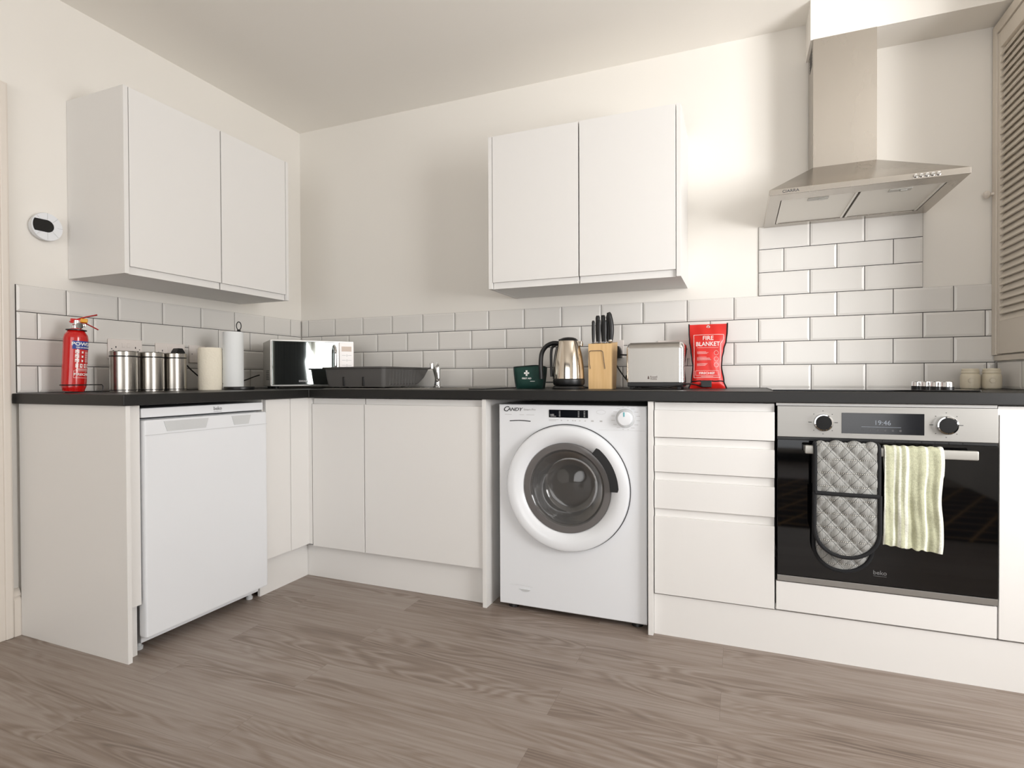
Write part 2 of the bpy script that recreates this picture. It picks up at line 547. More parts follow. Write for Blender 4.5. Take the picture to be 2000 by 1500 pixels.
def face_x(x, y, z):                     # text on a face that looks towards +x
    return Matrix.Translation((x, y, z)) @ Matrix.Rotation(PI / 2, 4, 'Z') @ Matrix.Rotation(PI / 2, 4, 'X')

ROTY = Matrix.Rotation(PI / 2, 4, 'X')   # local z -> -y

def disc_mx(x, y, z):                    # lathe about an axis that points to -y
    return Matrix.Translation((x, y, z)) @ ROTY

# ================================================================== room shell
CEIL = 2.456
def struct(name, m, dims, **k):
    return box(name, m, dims, kind='structure', **k)
struct('floor', M['floor'], (-0.10, 4.5, -5.7, 0.06, -0.05, 0.0))
struct('ceiling', M['ceil'], (-0.10, 4.5, -5.7, 0.06, CEIL, CEIL + 0.05))
struct('wall_back', M['wall'], (-0.06, 4.45, 0.008, 0.06, 0, CEIL))
bm = bmesh.new()
DY = -1.567                                   # doorway in the left wall
add_box(bm, -0.10, -0.008, DY, 0.06, 0, CEIL)
add_box(bm, -0.10, -0.008, -2.33, DY, 1.96, CEIL)
add_box(bm, -0.10, -0.008, -5.8, -2.33, 0, CEIL)
obj('wall_left', bm, M['wall'], kind='structure')
# side wall and rear wall, with window openings
bm = bmesh.new()
WX = 4.3
WA, WB, WC, WD = -2.35, -0.95, 0.8, 2.2
add_box(bm, WX, WX + 0.12, WB, 0.06, 0, CEIL)
add_box(bm, WX, WX + 0.12, -5.7, WA, 0, CEIL)
add_box(bm, WX, WX + 0.12, WA, WB, 0, WC)
add_box(bm, WX, WX + 0.12, WA, WB, WD, CEIL)
obj('wall_right', bm, M['wall'], kind='structure')
bm = bmesh.new()
WY = -5.5
add_box(bm, -0.06, 0.9, WY - 0.12, WY, 0, CEIL)
add_box(bm, 4.1, 4.4, WY - 0.12, WY, 0, CEIL)
add_box(bm, 0.9, 4.1, WY - 0.12, WY, 0, 0.1)
add_box(bm, 0.9, 4.1, WY - 0.12, WY, 2.15, CEIL)
obj('wall_front', bm, M['backdrop'], kind='structure')

def window(n, axis, a0, a1, z0, z1, pos):
    bm = bmesh.new()
    t = 0.05
    def fb(u0, u1, w0, w1):
        if axis == 'x': add_box(bm, pos - 0.02, pos + 0.02, u0, u1, w0, w1)
        else: add_box(bm, u0, u1, pos - 0.02, pos + 0.02, w0, w1)
    fb(a0, a1, z0, z0 + t); fb(a0, a1, z1 - t, z1); fb(a0, a0 + t, z0, z1); fb(a1 - t, a1, z0, z1)
    am = (a0 + a1) / 2; zm = (z0 + z1) / 2
    fb(am - 0.02, am + 0.02, z0, z1); fb(a0, a1, zm - 0.02, zm + 0.02)
    f = obj('window_%d' % n, bm, M['trim'], kind='structure')
    bm = bmesh.new()
window(1, 'x', WA, WB, WC, WD, WX + 0.03)
window(2, 'y', 0.9, 4.1, 0.1, 2.15, WY - 0.03)

# return wall at the right end of the worktop with its louvred cupboard above
RX = 3.41
struct('wall_return', M['wall'], (RX + 0.008, 4.3, -0.50, 0.008, 0, CEIL))

# boxed-in beam over the hood
bm = bmesh.new()
add_box(bm, 2.757, RX + 0.01, -0.165, 0.01, 2.296, CEIL + 0.005)
obj('trim_1', bm, M['wall'], kind='structure', smooth=False)

# glazed bevelled wall tiles -------------------------------------------------
TW, TH, G = 0.2015, 0.1015, 0.0030
R4 = 1.3076
def tile(bm, mx, u0, u1, v0, v1):
    """one bevelled tile; local u along the wall, v up, w out of the wall (tile face at w=0)"""
    u0 += G / 2; u1 -= G / 2; v0 += G / 2; v1 -= G / 2
    bw = min(0.009, (u1 - u0) * 0.35)
    bh = min(0.009, (v1 - v0) * 0.35)
    if u1 - u0 < 0.006: return
    t = bmesh.new()
    o = [t.verts.new(p) for p in ((u0, v0, -0.0022), (u1, v0, -0.0022), (u1, v1, -0.0022), (u0, v1, -0.0022))]
    b = [t.verts.new(p) for p in ((u0, v0, -0.007), (u1, v0, -0.007), (u1, v1, -0.007), (u0, v1, -0.007))]
    i = [t.verts.new(p) for p in ((u0 + bw, v0 + bh, 0), (u1 - bw, v0 + bh, 0), (u1 - bw, v1 - bh, 0), (u0 + bw, v1 - bh, 0))]
    t.faces.new(i)
    for k in range(4):
        j = (k + 1) % 4
        t.faces.new((o[k], o[j], i[j], i[k]))
        t.faces.new((b[k], b[j], o[j], o[k]))
    merge(bm, t, 0, mx)

def tile_rows(bm, mx, u_lo, u_hi, rows, skip=None):
    """rows: list of (v0, v1, joint_position, lo, hi)"""
    for v0, v1, j0, lo, hi in rows:
        k = math.floor((lo - j0) / TW)
        while True:
            a = j0 + k * TW; b_ = a + TW
            k += 1
            if a >= hi - 1e-4: break
            tile(bm, mx, max(a, lo), min(b_, hi), v0, v1)
MB = Matrix(((1, 0, 0, 0), (0, 0, -1, 0), (0, 1, 0, 0), (0, 0, 0, 1)))          # u->x, v->z, w->-y
X0 = 0.0532
rowsb = [(0.9012, R4 - 3 * TH, X0 + TW / 2 + 0.005, 0.0, RX), (R4 - 3 * TH, R4 - 2 * TH, X0, 0.0, RX),
         (R4 - 2 * TH, R4 - TH, X0 + TW / 2, 0.0, RX), (R4 - TH, R4, X0, 0.0, RX),
         (R4, R4 + TH, X0 + TW / 2, 2.572, 3.1765), (R4 + TH, R4 + 2 * TH, X0, 2.572, 3.1765), (R4 + 2 * TH, R4 + 3 * TH, X0 + TW / 2, 2.572, 3.1765)]
bm = bmesh.new()
tile_rows(bm, MB, 0, RX, rowsb)
add_box(bm, 0.0, RX, 0.0034, 0.0079, 0.9012, R4 - 0.001, mi=1)
add_box(bm, 2.5725, 3.176, 0.0034, 0.0079, R4 - 0.002, R4 + 3 * TH - 0.001, mi=1)
obj('trim_2', bm, [M['tile'], M['grout']], kind='structure', smooth=False)
# left wall: u runs towards the camera (-y), face towards +x
ML = Matrix(((0, 0, 1, 0), (-1, 0, 0, 0), (0, 1, 0, 0), (0, 0, 0, 1)))
Y0 = 0.0852
LE = 1.463
rowsl = [(0.9012, R4 - 3 * TH, Y0 + TW / 2, 0.0, LE), (R4 - 3 * TH, R4 - 2 * TH, Y0, 0.0, LE), (R4 - 2 * TH, R4 - TH, Y0 + TW / 2, 0.0, LE), (R4 - TH, R4, Y0, 0.0, LE)]
bm = bmesh.new()
tile_rows(bm, ML, 0, LE, rowsl)
add_box(bm, -0.0079, -0.0034, -LE, 0.0, 0.9012, R4 - 0.001, mi=1)
obj('trim_3', bm, [M['tile'], M['grout']], kind='structure', smooth=False)
# return wall: one and a bit rows under the cupboard, face towards -x
MR = Matrix(((0, 0, -1, RX), (-1, 0, 0, 0), (0, 1, 0, 0), (0, 0, 0, 1)))
bm = bmesh.new()
tile_rows(bm, MR, 0, 0.50, [(0.9012, 1.0031, 0.2084, 0.0, 0.50)])
add_box(bm, RX + 0.0034, RX + 0.0079, -0.50, 0.0, 0.9012, 1.0025, mi=1)
obj('trim_4', bm, [M['tile'], M['grout']], kind='structure', smooth=False)

# doorway architrave and door at the far left
bm = bmesh.new()
def arch(y0, y1, z0, z1):
    add_box(bm, -0.008, 0.012, y0, y1, z0, z1, bev=0.002)
AY = -1.487
arch(AY - 0.075, AY, 0, 2.035)
add_box(bm, -0.008, 0.018, AY - 0.028, AY - 0.004, 0, 2.03, bev=0.005)
arch(-2.43, -2.345, 0, 2.035)
arch(-2.3445, AY - 0.0755, 1.955, 2.035)
obj('door_1', bm, M['trim'], kind='structure')
struct('door_2', M['trim'], (-0.09, -0.05, -2.33, DY, 0.0, 1.96))
bm = bmesh.new()
sk = [(0, 0), (0.02, 0), (0.02, 0.135), (0.014, 0.142), (0.017, 0.15), (0.012, 0.163), (0.005, 0.172), (0, 0.175)]
add_prism(bm, [(x, z) for x, z in sk], 1.4635, -AY + 0.001 * 0, mx=Matrix(((1, 0, 0, -0.008), (0, 0, -1, 0), (0, 1, 0, 0), (0, 0, 0, 1))))
obj('baseboard_left', bm, M['trim'], kind='structure')

# ================================================================== fitted units
FY, FX = -0.60, 0.592           # door-face planes: back run, left run
ZB, ZT, WT0, WT1 = 0.156, 0.858, 0.862, 0.900

# worktop: one L-shaped slab with the sink opening left out
SX0, SX1, SY0, SY1 = 0.60, 1.385, -0.505, -0.085
WEND = -1.478
bm = bmesh.new()
wx0, wy0 = -0.004, 0.004
pcs = [(wx0, 0.615, WEND, -0.622), (wx0, SX0 + 0.02, -0.622, wy0), (SX0 + 0.02, SX1 - 0.02, SY1 - 0.02, wy0), (SX0 + 0.02, SX1 - 0.02, -0.622, SY0 + 0.02), (SX1 - 0.02, RX, -0.622, wy0)]
xs = [wx0, 0.615, SX0 + 0.02, SX1 - 0.02, RX]; ys = [WEND, -0.622, SY0 + 0.02, SY1 - 0.02, wy0]
xs = sorted(set(xs)); ys = sorted(set(ys))
def inwt(x, y):
    if y < -0.622: return x < 0.615
    if SX0 + 0.02 < x < SX1 - 0.02 and SY0 + 0.02 < y < SY1 - 0.02: return False
    return True
cells = {(i, j): inwt((xs[i] + xs[i + 1]) / 2, (ys[j] + ys[j + 1]) / 2) for i in range(len(xs) - 1) for j in range(len(ys) - 1)}
vv = {}
def gv(i, j, k):
    if (i, j, k) not in vv: vv[(i, j, k)] = bm.verts.new((xs[i], ys[j], (WT0, WT1)[k]))
    return vv[(i, j, k)]
for (i, j), on in cells.items():
    if not on: continue
    bm.faces.new((gv(i, j, 1), gv(i + 1, j, 1), gv(i + 1, j + 1, 1), gv(i, j + 1, 1)))
    bm.faces.new((gv(i, j, 0), gv(i, j + 1, 0), gv(i + 1, j + 1, 0), gv(i + 1, j, 0)))
    if not cells.get((i - 1, j)): bm.faces.new((gv(i, j, 0), gv(i, j, 1), gv(i, j + 1, 1), gv(i, j + 1, 0)))
    if not cells.get((i + 1, j)): bm.faces.new((gv(i + 1, j, 0), gv(i + 1, j + 1, 0), gv(i + 1, j + 1, 1), gv(i + 1, j, 1)))
    if not cells.get((i, j - 1)): bm.faces.new((gv(i, j, 0), gv(i + 1, j, 0), gv(i + 1, j, 1), gv(i, j, 1)))
    if not cells.get((i, j + 1)): bm.faces.new((gv(i, j + 1, 0), gv(i, j + 1, 1), gv(i + 1, j + 1, 1), gv(i + 1, j + 1, 0)))
bmesh.ops.recalc_face_normals(bm, faces=bm.faces[:])
bmesh.ops.dissolve_limit(bm, angle_limit=0.01, verts=bm.verts[:], edges=bm.edges[:])
tag(obj('worktop', bm, M['worktop'], bevel=0.003), 'long L-shaped charcoal laminate worktop running along both tiled walls', 'worktop')

def jdoor(name, parent, axis, a0, a1, z0, z1, face, top=True, groove=0.026, th=0.019, m=None):
    """handleless door: flat slab with a thinner recessed finger-rail strip at top (or bottom)"""
    m = m or M['white']
    bm = bmesh.new()
    g = 0.0020
    a0 += g; a1 -= g
    if top: s0, s1, r0, r1 = z0, z1 - groove, z1 - groove - 0.004, z1
    else: s0, s1, r0, r1 = z0 + groove, z1, z0, z0 + groove + 0.004
    if axis == 'y':    # face looks to -y
        add_box(bm, a0, a1, face, face + th, s0, s1, bev=0.0016)
        add_box(bm, a0, a1, face + 0.012, face + th, r0, r1, bev=0.001)
    else:              # face looks to +x
        add_box(bm, face - th, face, a0, a1, s0, s1, bev=0.0016)
        add_box(bm, face - th, face - 0.012, a0, a1, r0, r1, bev=0.001)
    return obj(name, bm, m, parent)

def carcass(parent, x0, x1, y0, y1, z0, z1, open_top=True, t=0.018, front='y'):
    bm = bmesh.new()
    if front == 'y':
        add_box(bm, x0, x0 + t, y0, y1, z0, z1); add_box(bm, x1 - t, x1, y0, y1, z0, z1)
        add_box(bm, x0 + t, x1 - t, y1 - 0.008, y1, z0, z1)
    else:
        add_box(bm, x0, x1, y0, y0 + t, z0, z1); add_box(bm, x0, x1, y1 - t, y1, z0, z1)
        add_box(bm, x0, x0 + 0.008, y0 + t, y1 - t, z0, z1)
    add_box(bm, x0, x1, y0, y1, z0, z0 + t)
    if not open_top: add_box(bm, x0, x1, y0, y1, z1 - t, z1)
    return obj('carcass', bm, M['carc'], parent, smooth=False)

# left end panel (standing on the floor under the end of the worktop)
tag(box('end_panel', M['white'], (0.014, 0.607, -1.466, -1.451, 0.0, WT0), bev=0.0008), 'tall white end panel closing the left end of the units, beside the doorway', 'panel')
t = thing('filler_panel', 'narrow white filler panel between the end panel and the fridge', 'panel', (0.57, -1.43, 0))
box('panel', M['white'], (0.573, FX, -1.4505, -1.409, 0.178, WT0 - 0.001), t, bev=0.0008)
box('plinth', M['white'], (0.557, 0.569, -1.4505, -1.410, 0.0, 0.176), t)

# under-counter fridge
t = thing('fridge', 'white under-counter fridge with a flat door, left of the corner', 'fridge', (0.33, -1.135, 0))
fy0, fy1 = -1.404, -0.868
box('body', M['appl'], (0.08, 0.562, fy0 + 0.012, fy1 - 0.01, 0.03, 0.812), t, bev=0.004)
box('top_panel', M['appl'], (0.07, 0.592, fy0, fy1 - 0.004, 0.8165, 0.851), t, bev=0.006)
d = box('door', M['appl'], (0.566, 0.608, fy0, fy1, 0.058, 0.8105), t, bev=0.009)
bm = bmesh.new()
add_box(bm, 0.6075, 0.6095, fy0 + 0.002, fy1 - 0.002, 0.757, 0.759)
obj('door_seam', bm, M['applgrey'], d)
for a, b_ in ((-1.335, -1.155), (-1.05, -0.955)):
    bm = bmesh.new()
    add_prism(bm, [(a, 0.802), (a + 0.012, 0.766), (b_ - 0.012, 0.766), (b_, 0.802)], 0.6078, 0.6096, mx=Matrix(((0, 0, 1, 0), (1, 0, 0, 0), (0, 1, 0, 0), (0, 0, 0, 1))))
    obj('grip_recess', bm, M['applgrey'], d)
bm = text_bm('beko', 0.019, face_x(0.5925, -1.10, 0.835), bold=0.02)
add_box(bm, 0.592, 0.5928, -1.118, -1.082, 0.8225, 0.8238)
obj('badge', bm, M['greyprint'], t)
for yy in (fy0 + 0.025, fy1 - 0.03):
    bm = bmesh.new()
    add_lathe(bm, [(0, 0), (0.013, 0), (0.014, 0.01), (0.009, 0.014), (0.008, 0.035), (0, 0.035)], (0.53, yy, 0.0), 20)
    add_box(bm, 0.515, 0.56, yy - 0.012, yy + 0.012, 0.033, 0.056)
    obj('foot', bm, M['applgrey'], t)
for yy in (fy0 + 0.05, fy1 - 0.05):
    bm = bmesh.new(); add_lathe(bm, [(0, 0), (0.014, 0), (0.012, 0.031), (0, 0.031)], (0.12, yy, 0.0), 16); obj('foot', bm, M['black'], t)

# left-run blind corner unit
t = thing('corner_base_cabinet', 'narrow white blank-fronted corner cabinet right beside the fridge', 'cabinet', (0.3, -0.72, 0))
box('side_panel', M['carc'], (0.03, 0.572, -0.862, -0.846, 0.12, WT0 - 0.001), t)
bm = bmesh.new()
add_box(bm, FX - 0.019, FX, -0.858, -0.717, 0.165, WT0 - 0.002, bev=0.0014)
obj('door', bm, M['white'], t)
bm = bmesh.new()
add_box(bm, FX - 0.021, FX - 0.001, -0.714, FY + 0.001, 0.163, WT0 - 0.002, bev=0.0012)
add_box(bm, FX - 0.005, FX + 0.018, FY, FY + 0.019, 0.163, WT0 - 0.002, bev=0.0012)
obj('corner_post', bm, M['white'], t)
bm = bmesh.new()
add_box(bm, 0.54, 0.553, -0.862, -0.555, 0.0, 0.162)
obj('plinth', bm, M['white'], t)

# sink-run cabinets
t = thing('base_cabinet', 'narrow white base cabinet in the corner, left of the wide sink cabinet', 'cabinet', (0.76, -0.3, 0), group='base cabinets under the worktop')
carcass(t, 0.62, 0.908, FY + 0.022, -0.03, 0.15, ZT)
jdoor('door', t, 'y', 0.612, 0.9115, ZB, ZT, FY)
t = thing('base_cabinet', 'wide white single-door base cabinet under the sink, left of the washing machine', 'cabinet', (1.2, -0.3, 0), group='base cabinets under the worktop')
bm = bmesh.new()
add_box(bm, 0.914, 0.932, FY + 0.022, -0.03, 0.15, ZT); add_box(bm, 1.486, 1.504, FY + 0.022, -0.03, 0.15, ZT); add_box(bm, 0.914, 1.504, FY + 0.022, -0.03, 0.15, 0.168)
obj('carcass', bm, M['carc'], t, smooth=False)
jdoor('door', t, 'y', 0.9115, 1.5065, ZB, ZT, FY)
tag(box('plinth', M['white'], (0.5545, 1.5065, -0.568, -0.554, 0.0, 0.1485)), 'low white plinth board along the floor under the sink cabinets', 'plinth')
PXA, PXB = 1.508, 1.526
tag(box('end_panel', M['white'], (PXA, PXB, -0.612, -0.02, 0.0, WT0 - 0.0005), bev=0.0008), 'slim white floor-standing panel immediately left of the washing machine', 'panel')
tag(box('end_panel', M['white'], (2.1805, 2.1985, -0.612, -0.02, 0.0, WT0 - 0.0005), bev=0.0008), 'slim white floor-standing panel between the washing machine and the drawers', 'panel')

# drawer unit
t = thing('drawer_unit', 'white four-drawer base unit between the washing machine and the oven', 'drawers', (2.4, -0.3, 0))
carcass(t, 2.2, 2.604, FY + 0.022, -0.03, 0.15, ZT)
for z0, z1 in ((0.7305, 0.858), (0.603, 0.728), (0.469, 0.6005), (0.154, 0.4665)):
    jdoor('drawer', t, 'y', 2.2, 2.6055, z0, z1, FY, groove=0.028)

# right-hand cabinet next to the oven (runs out of the frame)
t = thing('base_cabinet', 'white base cabinet at the right edge, right of the oven', 'cabinet', (3.31, -0.3, 0), group='base cabinets under the worktop')
carcass(t, 3.216, 3.405, FY + 0.022, -0.03, 0.15, ZT)
jdoor('door', t, 'y', 3.2135, 3.408, ZB, ZT, FY)
tag(box('plinth', M['white'], (2.1992, 3.408, -0.59, -0.575, 0.0, 0.1485)), 'long white plinth board along the floor under the drawers and the oven', 'plinth')

# ================================================================== washing machine
t = thing('washing_machine', 'white front-loading washing machine with a round porthole door, standing in its bay', 'washing machine', (1.874, -0.3, 0))
wx0_, wx1_, wf = 1.574, 2.172, -0.585
wz0, wz1 = 0.022, 0.842
cx_, cz_, ro, rh = 1.8635, 0.5172, 0.247, 0.19
bm = bmesh.new()
# shell
add_box(bm, wx0_, wx1_, wf + 0.02, -0.08, wz0, wz1, bev=0.006)
# remove the shell's front face and put a plate with a round opening in its place
bmesh.ops.delete(bm, geom=[f for f in bm.faces if f.normal.y < -0.99 or (f.calc_center_median().y < wf + 0.0205 and abs(f.calc_center_median().x - cx_) < 0.28 and abs(f.calc_center_median().z - 0.43) < 0.38)], context='FACES')
n = 96
rim = []; sq = []; sqf = []
for i in range(n):
    a = 2 * PI * i / n
    c, s = math.cos(a), math.sin(a)
    rim.append((cx_ + rh * c, cz_ + rh * s))
ctrx, ctrz = (wx0_ + wx1_) / 2, (wz0 + wz1) / 2
hx, hz, rc = (wx1_ - wx0_) / 2, (wz1 - wz0) / 2, 0.03
def rrect(a, inset):
    c, s = math.cos(a), math.sin(a)
    HX, HZ = hx - inset, hz - inset
    # ray from the door centre to a rectangle outline
    k = 1e9
    if c > 1e-9: k = min(k, (ctrx + HX - cx_) / c)
    if c < -1e-9: k = min(k, (ctrx - HX - cx_) / c)
    if s > 1e-9: k = min(k, (ctrz + HZ - cz_) / s)
    if s < -1e-9: k = min(k, (ctrz - HZ - cz_) / s)
    return (cx_ + k * c, cz_ + k * s)
angs = sorted([2 * PI * i / n for i in range(n)] + [math.atan2(dz - cz_, dx - cx_) % (2 * PI) for dx in (wx0_, wx1_) for dz in (wz0, wz1)])
lp = [[], [], [], []]
for a in angs:
    c, s = math.cos(a), math.sin(a)
    x, z = rrect(a, 0.0); lp[0].append(bm.verts.new((x, wf + 0.02, z)))
    lp[1].append(bm.verts.new((x, wf + 0.003, z)))
    x, z = rrect(a, 0.003); lp[2].append(bm.verts.new((x, wf, z)))
    lp[3].append(bm.verts.new((cx_ + rh * c, wf, cz_ + rh * s)))
for k in range(3):
    for i in range(len(angs)):
        j = (i + 1) % len(angs)
        bm.faces.new((lp[k][i], lp[k][j], lp[k + 1][j], lp[k + 1][i]))
bmesh.ops.recalc_face_normals(bm, faces=bm.faces[:])
body = obj('body', bm, M['appl'], t)
# drum and gasket behind the opening
bm = bmesh.new()
add_lathe(bm, [(rh - 0.004, -0.001), (rh - 0.004, -0.05), (rh - 0.03, -0.07), (rh - 0.035, -0.085)], mx=disc_mx(cx_, wf, cz_), seg=64)
obj('door_gasket', bm, M['rubber'], t)
bm = bmesh.new()
add_lathe(bm, [(rh - 0.03, -0.08), (0.235, -0.09), (0.235, -0.36), (0.2, -0.37), (0.05, -0.38), (0, -0.37)], mx=disc_mx(cx_, wf, cz_), seg=64)
for k in range(3):
    a = 2 * PI * k / 3 + 0.4
    add_prism(bm, [(-0.03, 0), (0.03, 0), (0.01, 0.06), (-0.01, 0.06)], -0.36, -0.1, mx=disc_mx(cx_, wf, cz_) @ Matrix.Rotation(a, 4, 'Z') @ Matrix.Translation((0, -0.236, 0)))
obj('drum', bm, M['steel'], t)
# door: white moulded ring, dark bezel, glass bowl, grip
ring = bmesh.new()
add_lathe(ring, [(ro, 0.001), (ro, 0.02), (ro - 0.004, 0.027), (ro - 0.012, 0.031), (ro - 0.03, 0.031), (ro - 0.045, 0.028), (ro - 0.06, 0.018), (0.177, 0.008), (0.176, 0.001)], mx=disc_mx(cx_, wf, cz_), seg=96)
dr = obj('door', ring, M['appl'], t)
bm = bmesh.new()
add_lathe(bm, [(ro + 0.0035, 0.0006), (ro + 0.0035, 0.004), (ro + 0.0002, 0.004), (ro + 0.0002, 0.0006)], mx=disc_mx(cx_, wf, cz_), seg=96)
obj('door_edge_ring', bm, M['rubber'], dr)  # thin grey ring around the outer edge of the door
bm = bmesh.new()
add_lathe(bm, [(0.1765, 0.004), (0.1765, 0.012), (0.172, 0.0145), (0.152, 0.0135), (0.148, 0.006)], mx=disc_mx(cx_, wf, cz_), seg=96)
obj('bezel', bm, mat('smoked_bezel', (104, 101, 100), 0.14), dr)
bm = bmesh.new()
pr_ = [(0.1495, 0.010), (0.145, 0.0), (0.13, -0.03), (0.112, -0.055), (0.1, -0.066), (0.08, -0.07), (0.04, -0.062), (0, -0.06)]
add_lathe(bm, pr_, mx=disc_mx(cx_, wf, cz_), seg=96)
pr2 = [(r * 0.96, z - 0.005) for r, z in pr_]
add_lathe(bm, pr2, mx=disc_mx(cx_, wf, cz_), seg=96)
add_lathe(bm, [pr_[0], pr2[0]], mx=disc_mx(cx_, wf, cz_), seg=96)
bmesh.ops.remove_doubles(bm, verts=bm.verts[:], dist=1e-5)
bmesh.ops.recalc_face_normals(bm, faces=bm.faces[:])
obj('glass_bowl', bm, M['doorglass'], dr)
bm = bmesh.new()
pts = []
for k in range(17):
    a = math.radians(53 - 53 * k / 16); pts.append((0.212 * math.cos(a) if 0 < k < 16 else 0.206 * math.cos(a), 0.212 * math.sin(a) if 0 < k < 16 else 0.206 * math.sin(a)))
for k in range(17):
    a = math.radians(0 + 53 * k / 16); pts.append((0.1768 * math.cos(a), 0.1768 * math.sin(a)))
add_prism(bm, pts, 0.012, 0.0295, mx=disc_mx(cx_, wf, cz_), bev=0.002)
obj('grip', bm, M['black'], dr)
# fascia
bm = bmesh.new()
add_box(bm, 1.790, 1.9495, wf - 0.002, wf + 0.001, 0.7925, 0.8235, bev=0.0015)
disp = obj('display', bm, M['screen'], t)
bm = bmesh.new()
for x in (1.835, 1.912, 1.935):
    for k in range(5):
        add_box(bm, x - 0.003, x + 0.003, wf - 0.0026, wf - 0.0018, 0.797 + k * 0.005, 0.7985 + k * 0.005)
add_box(bm, 1.797, 1.820, wf - 0.0026, wf - 0.0018, 0.797, 0.7985)
text_bm('1400', 0.009, face_mx(1.803, wf - 0.0022, 0.803), bm=bm)
obj('display_marks', bm, M['paleprint'], disp)
bm = text_bm('CANDY', 0.020, face_mx(1.6315, wf - 0.0006, 0.8235), bold=0.012, shear=0.35, sx=1.05)
text_bm('C', 0.030, face_mx(1.6025, wf - 0.0006, 0.822), bold=0.01, shear=0.2, bm=bm)
bm.free()
bm = text_bm('C', 0.029, face_mx(1.6035, wf - 0.0006, 0.8225), bold=0.012, shear=0.3, sx=1.15)
text_bm('ANDY', 0.019, face_mx(1.6425, wf - 0.0006, 0.8215), bold=0.014, shear=0.3, sx=1.2, bm=bm)
obj('brand_lettering', bm, M['dark'], t)
bm = text_bm('Smart Pro', 0.0125, face_mx(1.708, wf - 0.0006, 0.822), shear=0.2)
obj('model_lettering', bm, M['paleprint'], t)
bm = bmesh.new()
for x0_, x1_, z in ((1.60, 1.63, 0.8), (1.664, 1.684, 0.8), (1.694, 1.728, 0.8), (1.79, 1.83, 0.783), (1.79, 1.82, 0.779)):
    add_box(bm, x0_, x1_, wf - 0.0006, wf + 0.0005, z, z + 0.0016)
for x in (1.842, 1.868, 1.888, 1.898, 1.916, 1.938):
    add_box(bm, x - 0.003, x + 0.003, wf - 0.0006, wf + 0.0005, 0.780, 0.7835)
for x in (1.966, 2.0):
    add_box(bm, x - 0.005, x + 0.005, wf - 0.0006, wf + 0.0005, 0.779, 0.785)
add_tube(bm, [(2.0 + 0.018 * math.cos(a), wf, 0.817 + 0.008 * math.sin(a)) for a in [2 * PI * k / 24 for k in range(24)]], 0.0005, 6, closed=True)
for k in range(16):
    a = 2 * PI * k / 16 + 0.2
    r_ = 0.048
    x, z = 2.094 + r_ * math.cos(a), 0.7955 + 0.043 * math.sin(a)
    wdt = 0.014 if abs(math.cos(a)) > 0.4 else 0.005
    add_box(bm, x - wdt / 2, x + wdt / 2, wf - 0.0006, wf + 0.0005, z - 0.0008, z + 0.0008)
obj('fascia_marks', bm, M['paleprint'], t)
bm = bmesh.new()
add_lathe(bm, [(0.036, 0.0), (0.036, 0.004), (0.033, 0.006), (0.0, 0.006)], mx=disc_mx(2.094, wf, 0.7955), seg=48)
dl = obj('programme_dial', bm, M['applgrey'], t)
bm = bmesh.new()
add_lathe(bm, [(0.029, 0.006), (0.0275, 0.022), (0.024, 0.025), (0.0, 0.026)], mx=disc_mx(2.094, wf, 0.7955), seg=48)
obj('dial_cap', bm, M['appl'], dl)
bm = bmesh.new()
add_box(bm, 2.0905, 2.0945, wf - 0.0266, wf - 0.024, 0.803, 0.8195)
obj('dial_pointer', bm, M['teal'], dl)
# detergent drawer
bm = bmesh.new()
add_box(bm, 1.586, 1.755, wf - 0.0004, wf + 0.001, 0.750, 0.8385)
dd = obj('detergent_drawer', bm, M['appl'], t)
bm = bmesh.new()
pts = [(1.622 + 0.09 * k / 12, 0.7745 + 0.0028 * math.sin(PI * k / 12)) for k in range(13)]
add_tube(bm, [(x, wf - 0.0006, z) for x, z in pts], 0.0018, 8)
obj('grip_slot', bm, M['dark'], dd)
for o_ in list(bpy.data.objects):
    if o_.parent == t and o_.name.split('.')[0] in ('brand_lettering', 'model_lettering'):
        o_.location.y -= 0.0005
# seam under the fascia and the filter flap
bm = bmesh.new()
add_box(bm, 1.9900, 2.166, wf - 0.0004, wf + 0.0005, 0.7485, 0.7497)
add_tube(bm, [(1.62 + 0.02 * 0, wf - 0.0002, 0.104), (1.655, wf - 0.0002, 0.1065), (1.72, wf - 0.0002, 0.103)], 0.0007, 6)
obj('panel_seam', bm, M['applgrey'], t)
bm = bmesh.new()
add_lathe(bm, [(0.0, 0.001), (0.021, 0.001), (0.022, 0.0)], mx=disc_mx(1.685, wf, 0.0905) @ Matrix.Scale(0.5, 4, (0, 1, 0)), seg=32, a0=PI, a1=2 * PI)
add_box(bm, 1.66, 1.71, wf - 0.003, wf + 0.0005, 0.0895, 0.0912)
obj('filter_flap', bm, M['applgrey'], t)
for x in (1.62, 2.13):
    for y in (-0.54, -0.14):
        bm = bmesh.new(); add_lathe(bm, [(0, 0), (0.022, 0), (0.02, 0.012), (0.012, 0.014), (0.012, 0.03), (0, 0.03)], (x, y, 0), 24)
        obj('foot', bm, M['black'], t)

